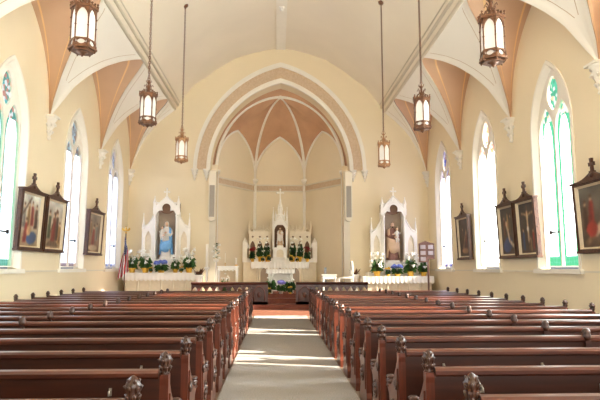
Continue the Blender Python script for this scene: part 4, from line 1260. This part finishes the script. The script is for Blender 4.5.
# ------------------------------------------------------------------ high altar
HX, HY, HZ = 0.02, 25.5, 0.64
ha = empty('high_altar', (HX, HY, HZ), 0, 'cream gothic high altar with central spire and pinnacled wings', 'altar')
q = lambda z: z - HZ
MB().bx(-1.75, 1.75, -.62, .45, 0, .12).build('altar_step', M['whitegold'], ha)
mb = MB(); mb.bx(-1.02, 1.02, -.32, .3, .12, q(1.8)); mb.bx(-1.06, 1.06, -.36, .3, .12, .22)
for xx in (-1.0, -.36, .36, 1.0):
    mb.lathe([(.07, .2), (.045, .28), (.045, q(1.8) - .2), (.07, q(1.8) - .08)], (xx, -.38, 0), 10)
tb = mb.build('altar_table', M['whitegold'], ha)
mb = MB()
for xx in (-.68, 0, .68):
    mb.plate(lancet(xx, .32, .2, q(1.35), q(1.62), 8), (), None, -.335, -.32)
mb.build('arched_panel', M['niche'], tb)
MB().cbox(-1.285, 1.285, -.5, .015, q(1.8), q(1.86), .01).build('altar_top', M['white'], ha)
MB().bx(-1.62, 1.62, .02, .4, q(1.86), q(2.05)).build('candle_shelf', M['white'], ha)
for s in (-1, 1):
    mb = MB(); mb.bx(*sorted((s * 1.05, s * 1.68)), .05, .42, .12, q(1.86)); mb.build('side_base', M['whitegold'], ha)
    mb = MB(); x0 = s * 1.62
    mb.bx(x0 - .11, x0 + .11, .08, .34, q(1.86), q(2.75)); pinnacle(mb, x0, .2, q(2.7), q(3.0), .16, 0, .3)
    mb.tube([(x0 - s * .02, .12, q(2.75)), (x0 - s * .12, .12, q(2.72)), (x0 - s * .16, .12, q(2.6)), (x0 - s * .1, .12, q(2.5))], .035, 6)
    mb.build('side_pier', M['white'], ha)
    wg = MB(); x0, x1 = .44, 1.44
    holes = []
    for k in range(3):
        cx = s * (x0 + (x1 - x0) * (k + .5) / 3)
        holes.append([(cx + .045 * math.cos(a) * (1 + .25 * math.cos(4 * a)), q(3.05) + .045 * math.sin(a) * (1 + .25 * math.cos(4 * a))) for a in [2 * PI * t / 16 for t in range(16)]])
        holes.append(lancet(cx, q(2.12), .11, q(2.6), q(2.86), 6))
    wg.plate([(s * x0, q(2.05)), (s * x1, q(2.05)), (s * x1, q(3.2)), (s * x0, q(3.2))], holes, None, .22, .30)
    wg.bx(*sorted((s * x0, s * x1)), .19, .33, q(3.18), q(3.24))
    for k in range(4):
        xx = s * (x0 + (x1 - x0) * k / 3)
        pinnacle(wg, xx, .25, q(3.2), q(3.78 if k in (0, 3) else 3.62), .07, 0, .4)
    for k in range(3):
        cx = s * (x0 + (x1 - x0) * (k + .5) / 3)
        arc = pointed(.13, q(3.24), .2, 6, cx); wg.tube([(u, .25, v) for u, v in arc], .022, 5)
        wg.bx(cx - .13, cx + .13, .24, .27, q(3.22), q(3.30)); gcross(wg, cx, .25, q(3.42), .14, .1, .03)
    wg.build('reredos_wing', M['whitegold'], ha)
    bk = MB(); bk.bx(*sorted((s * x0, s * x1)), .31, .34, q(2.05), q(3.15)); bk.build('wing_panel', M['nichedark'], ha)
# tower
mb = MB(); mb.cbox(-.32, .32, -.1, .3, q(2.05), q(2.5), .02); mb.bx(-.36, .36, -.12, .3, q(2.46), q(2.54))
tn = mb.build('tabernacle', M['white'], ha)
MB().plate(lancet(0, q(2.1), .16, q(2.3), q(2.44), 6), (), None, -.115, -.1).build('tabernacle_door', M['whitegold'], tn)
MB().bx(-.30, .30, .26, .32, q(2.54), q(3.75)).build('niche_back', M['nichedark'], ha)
mb = MB()
for s in (-1, 1):
    mb.bx(*sorted((s * .26, s * .36)), -.05, .32, q(2.54), q(3.5)); mb.lathe([(.05, 0), (.035, .06), (.03, .8), (.05, .9)], (s * .31, -.09, q(2.54)), 8)
    pinnacle(mb, s * .32, -.02, q(3.45), q(4.42), .075, 0, .5)
    pinnacle(mb, s * .2, .1, q(3.8), q(4.25), .06, 0, .5)
arc = pointed(.26, q(3.3), .34, 8)
mb.plate([(-.33, q(3.3))] + arc + [(.33, q(3.3)), (.33, q(3.55)), (0, q(3.98)), (-.33, q(3.55))], (), None, -.07, .02)
mb.tube([(-.33, -.06, q(3.55)), (0, -.06, q(3.98)), (.33, -.06, q(3.55))], .026, 6); crockets(mb, [(-.33, -.05, q(3.57)), (0, -.05, q(4.0)), (.33, -.05, q(3.57))], .028, 0, 5)
mb.bx(-.28, .28, .05, .3, q(3.6), q(3.78))
mb.build('canopy', M['white'], ha)
mb = MB()
mb.lathe([(.2, 0), (.17, .3), (.14, .34), (.10, .36), (.09, .62), (.12, .66), (.085, .7), (.05, .95), (.02, 1.15)], (0, .12, q(3.75)), 8, 0, False)
for k in range(4):
    a = PI / 4 + PI / 2 * k; pinnacle(mb, .13 * math.cos(a), .12 + .13 * math.sin(a), q(4.05), q(4.55), .045, 0, .5)
mb.build('spire', M['white'], ha)
mb = MB(); gcross(mb, 0, .12, q(4.85), .42, .28, .055); mb.build('cross', M['white'], ha)
altar_cloth('altar_cloth', -1.3, 1.3, -.53, .0, 1.862, .3, 'white lace edged cloth hanging from the top of the high altar', (HX, HY, 0), .14)
# small statue in the tower niche
r = empty('statue', (HX, HY + .08, 2.54 + .1), 0, 'small dim statue in the tower niche of the high altar', 'statue')
statue_parts(r, .82, 'tan_robe', 'white_robe', 'hair', beard=True, arm_child=1)
# flowers either side of the tower
GH = 'flowers on the high altar beside the spire'
zs = 2.05
for s, nm in ((-1, 'flag side'), (1, 'hymn board side')):
    plant('potted_poinsettia', (HX + s * 1.25, HY - .27, 1.876), 'poinsettia', .19, .62, 'red leaved potted plant at the outer end of the high altar shelf, %s' % nm, GH, 11 + s, nb=8)
    plant('potted_lily', (HX + s * .92, HY - .13, 1.876), 'lily', .2, .98, 'white lily with dark leaves beside the red plant on the high altar, %s' % nm, GH, 15 + s, nb=6)
    plant('potted_lily', (HX + s * .60, HY - .24, 1.876), 'lily', .2, 1.0, 'white lily with dark leaves next to the high altar tower, %s' % nm, GH, 19 + s, nb=6)
    plant('potted_chrysanthemum', (HX + s * .50, HY - .46, 1.876), 'mum', .11, .3, 'yellow potted flower on the high altar beside the tabernacle, %s' % nm, GH, 23 + s, nb=8)
    plant('potted_chrysanthemum', (HX + s * .78, HY - .43, 1.876), 'mum', .10, .24, 'small yellow potted flower in the middle of the high altar top, %s' % nm, GH, 27 + s, nb=7)

# ------------------------------------------------------------------ free standing altar before the high altar
fa = empty('front_altar', (0.02, 21.75, .64), 0, 'small white altar table with cloth behind the purple flowers', 'altar')
MB().cbox(-.53, .53, -.3, .3, .82, .90, .01).build('table_top', M['white'], fa)
for s in (-1, 1):
    mb = MB(); mb.bx(*sorted((s * .34, s * .5)), -.24, .24, 0, .06); mb.bx(*sorted((s * .36, s * .48)), -.2, .2, .06, .76); mb.bx(*sorted((s * .33, s * .51)), -.25, .25, .76, .82)
    for yy in (-.21,):
        mb.lathe([(.05, .06), (.035, .12), (.03, .66), (.05, .74)], (s * .42, yy - .02, 0), 8)
    mb.build('pedestal', M['white'], fa)
mb = MB(); mb.plate([(-.36, .06), (.36, .06), (.36, .8), (-.36, .8)], (), None, .1, .14); mb.build('back_panel', M['white'], fa)
altar_cloth('altar_cloth', -.55, .55, -.32, .32, 1.541, .16, 'white cloth over the small front altar table', (0.02, 21.75, 0), .12, .06)
GF = 'potted flowers on the step before the front altar'
plant('potted_lily', (-.36, 21.22, .64), 'white', .26, .66, 'leafy green potted plant with white flowers beside the purple hydrangea', GF, 41, nb=7, pot='pot', leafm='leaf2')
plant('potted_hydrangea', (.03, 21.0, .64), 'violet', .22, .46, 'purple hydrangea on the step in front of the white front altar', GF, 42, pot='pot', nb=12, leafm='leaf2')
plant('potted_plant', (.40, 21.22, .64), 'white', .26, .62, 'dark leafy potted plant beside the purple hydrangea', GF, 43, nb=4, pot='pot')
plant('potted_chrysanthemum', (.38, 20.92, .64), 'mum', .12, .26, 'yellow potted flower on the step before the front altar', GF, 44, nb=9)
plant('potted_chrysanthemum', (-.40, 20.93, .64), 'mum', .10, .22, 'tiny yellow potted flower on the step under the leafy plant', GF, 45, nb=5)


# ------------------------------------------------------------------ chancel furniture
# white credence table with plant and candle, flag side
def side_table(name, x, y, w, d, h, label):
    r = empty(name, (x, y, .32), 0, label, 'table')
    MB().cbox(-w / 2, w / 2, -d / 2, d / 2, h - .05, h, .01).build('table_top', M['white'], r)
    mb = MB(); mb.bx(-w / 2 + .04, w / 2 - .04, -d / 2 + .03, d / 2 - .03, h - .17, h - .05); 
    for k in range(6):
        mb.ball((-w / 2 + .08 + (w - .16) * k / 5, -d / 2 + .03, h - .17), (.045, .02, .035), 6)
    mb.build('apron', M['white'], r)
    for sx in (-1, 1):
        for sy in (-1, 1):
            mb = MB(); mb.lathe([(.03, 0), (.045, .05), (.03, .12), (.035, h * .5), (.028, h * .55), (.045, h - .2), (.045, h - .1)], (sx * (w / 2 - .07), sy * (d / 2 - .06), 0), 10)
            mb.build('leg', M['white'], r)
    return r
side_table('credence_table', -2.08, 22.3, .86, .42, 1.36, 'white carved table behind the rail between flag side pillar and high altar')
plant('potted_lily', (-2.12, 21.85, .32), 'white', .27, 1.02, 'tall leafy plant with white flowers before the white carved table', None, 51, pot='pot', leafm='leaf2', nb=10)
def candle(x, y, z, h, r, hold, label):
    o = empty('candle', (x, y, z), 0, label, 'candle')
    MB().lathe([(r * 2.2, 0), (r * 2.2, .015), (r * .8, .03), (r * .7, hold * .7), (r * 1.8, hold * .9), (r * 1.6, hold)], (0, 0, 0), 12).build('candlestick', M['gold'], o)
    MB().lathe([(r, hold), (r, hold + h), (r * .4, hold + h + .005)], (0, 0, 0), 12).build('wax_stick', M['wax'], o)
    MB().tube([(0, 0, hold + h), (0, 0, hold + h + .03)], .004, 5).build('wick', M['iron'], o)
    return o
candle(-1.76, 22.3, 1.68, .26, .035, .06, 'short white candle on the end of the white carved table')
candle(-2.2, 22.32, 1.68, .40, .012, .12, 'thin taper in a stick on the middle of the white carved table')
# paschal candle
pc = empty('paschal_candle', (-2.86, 21.8, .32), 0, 'tall white candle on a pale turned stand by the chancel pillar', 'candle')
MB().lathe([(.2, 0), (.2, .04), (.09, .08), (.05, .14), (.045, .8), (.08, .84), (.05, .9), (.045, 1.2), (.1, 1.26), (.1, 1.32)], (0, 0, 0), 14).build('stand', M['white'], pc)
MB().lathe([(.055, 1.32), (.055, 2.2), (.03, 2.21)], (0, 0, 0), 14).build('wax_stick', M['wax'], pc)
# flower stand
fsd = empty('flower_stand', (-2.52, 21.9, .32), 0, 'slender white stand topped with white flowers and pale leaves', 'flower stand')
MB().lathe([(.15, 0), (.15, .03), (.04, .06), (.025, .12), (.025, 1.5), (.1, 1.54), (.12, 1.62)], (0, 0, 0), 12).build('pole', M['white'], fsd)
rnd = random.Random(77); mb = MB()
for i in range(50):
    a = rnd.random() * 6.28; z = 1.62 + rnd.random() * .6; l = .12 + .12 * rnd.random()
    d = Vector((math.cos(a), math.sin(a), .3)); b = Vector((0, 0, z)); sd = Vector((-d.y, d.x, 0)) * .03
    mb.add([b, b + d * l * .5 + sd, b + d * l, b + d * l * .5 - sd], [(0, 1, 2, 3)])
mb.build('foliage', M['leaf2'], fsd, fix=False)
b = MB()
for k in range(10):
    a = k * 2.4; zz = 1 - 1.4 * (k + .5) / 10; rr = math.sqrt(max(0, 1 - zz * zz)); b.ball((.04 * rr * math.cos(a), .04 * rr * math.sin(a), .04 * zz), .022, 5)
me = b.mesh('blossom', M['petal_w'])
for k in range(9):
    o = bpy.data.objects.new('blossom', me); COL.objects.link(o); o.parent = fsd
    a = k * 2.4; o.location = (.13 * math.cos(a), .13 * math.sin(a), 1.66 + .065 * k)
# urns with dark red plants
def urn(x, y, label, seed):
    r = empty('planter', (x, y, .32), 0, label, 'planter')
    MB().lathe([(.13, 0), (.15, .04), (.12, .1), (.13, .9), (.17, .96), (.17, 1.02), (.13, 1.02), (.12, .95)], (0, 0, 0), 16).build('pedestal_pot', M['white'], r)
    rn = random.Random(seed); mb = MB()
    for i in range(46):
        a = rn.random() * 6.28; l = .12 + .14 * rn.random(); d = Vector((math.cos(a), math.sin(a), .2 + 1.2 * rn.random())); bb = Vector((.04 * math.cos(a), .04 * math.sin(a), 1.0)); sd = Vector((-d.y, d.x, 0)).normalized() * .035
        mb.add([bb, bb + d * l * .5 + sd, bb + d * l, bb + d * l * .5 - sd], [(0, 1, 2, 3)])
    mb.build('foliage', M['red_leaf'], r, fix=False)
    return r
M['red_leaf'] = mat('dark_red_leaf', rgb(120, 52, 40), 0.6, c2=rgb(64, 60, 34), nscale=14)
urn(-3.02, 20.85, 'white pedestal pot with dark red plant beside the tall candle', 1)
urn(3.06, 22.5, 'white pedestal pot with dark red plant beside the white chair', 2)
# white armchair facing the altar sideways, and a low white bench
ch = empty('armchair', (2.55, 21.7, .32), 0, 'white wooden armchair standing sideways behind the altar rail', 'chair')
for sx in (-1, 1):
    for sy in (-1, 1):
        mb = MB(); hgt = 1.36 if sx > 0 else .86
        mb.lathe([(.022, 0), (.035, .06), (.025, .14), (.035, .6), (.028, .66), (.035, hgt - .05), (.04, hgt)], (sx * .27, sy * .25, 0), 8); mb.build('leg', M['white'], ch)
MB().cbox(-.31, .31, -.29, .29, .62, .70, .02).build('seat', M['white'], ch)
mb = MB(); mb.bx(.24, .30, -.27, .27, .95, 1.05); mb.bx(.24, .30, -.27, .27, 1.22, 1.34)
for k in range(4): mb.bx(.255, .285, -.19 + .12 * k, -.16 + .12 * k, .70, 1.24)
bk = mb.build('backrest', M['white'], ch)
mb = MB(); mb.plate(pointed(.27, 1.34, .2, 6), (), lambda u, v, d: (.27 + d, u, v), -.03, .03); mb.build('crest', M['white'], bk)
for sy in (-1, 1):
    mb = MB(); mb.tube([(-.31, sy * .25, .86), (.0, sy * .25, .9), (.27, sy * .25, .92)], .03, 8); mb.build('armrest', M['white'], ch)
side_table('side_bench', 2.0, 22.6, .62, .4, 1.02, 'low white table standing beside the white armchair')

# thin blue grey stanchion by the high altar
sn = empty('stand', (1.98, 24.0, .32), 0, 'slim grey metal stand on the chancel floor beside the high altar', 'stand')
MB().lathe([(.14, 0), (.14, .03), (.03, .05)], (0, 0, 0), 12).build('base', M['steel'], sn)
MB().bx(-.05, .05, -.03, .03, .05, 1.3).build('pole', M['steel'], sn)

# ------------------------------------------------------------------ flag
fl = empty('flag', (-6.02, 21.75, .32), 0, 'furled American flag on a pole with a gold eagle beside the side altar', 'flag')
MB().lathe([(.18, 0), (.18, .05), (.1, .1), (.05, .16)], (0, 0, 0), 16).build('stand', M['gold'], fl)
MB().tube([(0, 0, .1), (0, 0, 2.62)], .018, 8).build('pole', M['darkwood'], fl)
mb = MB(); mb.ball((0, 0, 2.65), .04, 8); mb.ball((0, 0, 2.78), (.04, .035, .08), 8); mb.ball((0, -.03, 2.88), (.025, .035, .025), 6)
for s in (-1, 1):
    mb.plate([(s * .02, 2.72), (s * .06, 2.78), (s * .14, 2.85), (s * .17, 2.79), (s * .14, 2.74), (s * .09, 2.71), (s * .04, 2.70)], (), None, -.015, .015)
mb.build('eagle', M['gold'], fl)
NU, NV = 60, 39
def flagpt(i, j):
    u, v = i / NU, j / NV          # u along the fly, v along the hoist (0 top)
    # hoist edge runs down the pole; cloth falls from the top corner in folds
    z = 2.50 - v * .62 - u * 1.32 * (1 - .18 * v)
    spread = math.sin(min(1, u * 1.7) * PI / 2)
    x = -.01 + spread * (.12 * (1 - v) - .10 * v) + u * (.10 * (1 - v) - .16 * v)
    y = -.10 - .09 * spread * math.sin(v * 15 + u * 2.0) - .02 * math.sin(u * 9)
    return (x, y, z)
def flagcol(i, j):
    u, v = i / NU, (j + .5) / NV
    st_ = int(v * 13)
    if u < .4 and st_ < 7:
        uu, vv = (u / .4) * 6, (v / (7 / 13)) * 5
        star = (uu % 1 - .5) ** 2 + (vv % 1 - .5) ** 2 < .07
        return rgb(236, 236, 236) if star else rgb(40, 48, 100)
    return rgb(186, 40, 52) if st_ % 2 == 0 else rgb(240, 236, 230)
mb = MB(); mb.grid([[flagpt(i, j) for j in range(NV + 1)] for i in range(NU + 1)], 0, True, col=flagcol)
fo = mb.build('cloth', M['flagcloth'], fl, fix=False)

# ------------------------------------------------------------------ hymn board
hb = empty('hymn_board', (5.72, 21.2, .32), 0, 'brown wooden hymn board with pale number cards on a slim post', 'hymn board')
MB().lathe([(.2, 0), (.2, .04), (.05, .08), (.03, .12)], (0, 0, 0), 12).build('base', M['hymnwood'], hb)
MB().bx(-.03, .03, -.02, .02, .1, 2.1).build('post', M['hymnwood'], hb)
mb = MB(); mb.plate([(-.36, 1.5), (-.02, 1.5), (-.02, 1.62), (.25, 1.62), (.25, 2.22), (.12, 2.26), (-.1, 2.32), (-.36, 2.22)], (), None, -.05, -.02); 
for zz in (1.52, 1.75, 1.98, 2.2):
    mb.bx(-.36, .25 if zz > 1.6 else -.02, -.07, -.05, zz - .015, zz + .015)
mb.build('board', M['hymnwood'], hb)
for (cx, cz) in ((-.2, 2.09), (.1, 2.09), (-.2, 1.86), (.1, 1.86), (-.2, 1.63)):
    MB().cbox(cx - .1, cx + .1, -.062, -.051, cz - .075, cz + .075, .003).build('number_card', M['card'], hb)

# ------------------------------------------------------------------ light
w = bpy.data.worlds.new('World'); sc.world = w; w.use_nodes = True
bg = w.node_tree.nodes['Background']
bg.inputs['Color'].default_value = (0.80, 0.88, 1.0, 1); bg.inputs['Strength'].default_value = 0.12

def light(name, kind, loc, rot, energy, color, **kw):
    d = bpy.data.lights.new(name, kind); d.energy = energy; d.color = color
    for k, v in kw.items(): setattr(d, k, v)
    o = bpy.data.objects.new(name, d); COL.objects.link(o); o.location = loc; o.rotation_euler = rot
    return o
sd = Vector((-1, 0.27, -0.42)).normalized()
sun = light('sun', 'SUN', (20, 5, 15), (0, 0, 0), 26.0, (1.0, 0.93, 0.80), angle=0.015)
sun.rotation_euler = Vector((0, 0, -1)).rotation_difference(sd).to_euler()
light('rear_fill_light', 'AREA', (2.5, -4.5, 2.6), (math.radians(140), 0, math.radians(18)), 480, (1.0, 0.93, 0.82), shape='RECTANGLE', size=8, size_y=5)  # added area fill behind the camera, tilted up to brighten the vault

# ------------------------------------------------------------------ camera (level of the horizon at y=268 of 400)
F = 550.0; VX, VY = 276.0, 268.0
psi = math.atan2(300 - VX, math.hypot(F, VY - 200)); th = math.atan2(VY - 200, F)
cam = bpy.data.cameras.new('camera'); co = bpy.data.objects.new('camera', cam); COL.objects.link(co)
cam.sensor_fit = 'HORIZONTAL'; cam.sensor_width = 36; cam.lens = F / 600 * 36
cam.clip_start = 0.05; cam.clip_end = 200
co.location = (-0.16, 0, 1.6); co.rotation_euler = (PI / 2 + th, 0, -psi)
sc.camera = co
sc.view_settings.view_transform = 'Standard'
sc.view_settings.exposure = 1.28
sc.view_settings.use_white_balance = True
sc.view_settings.white_balance_temperature = 6000
sc.view_settings.white_balance_tint = 10
sc.cycles.max_bounces = 10; sc.cycles.diffuse_bounces = 6; sc.cycles.transparent_max_bounces = 12
sc.cycles.sample_clamp_indirect = 6.0
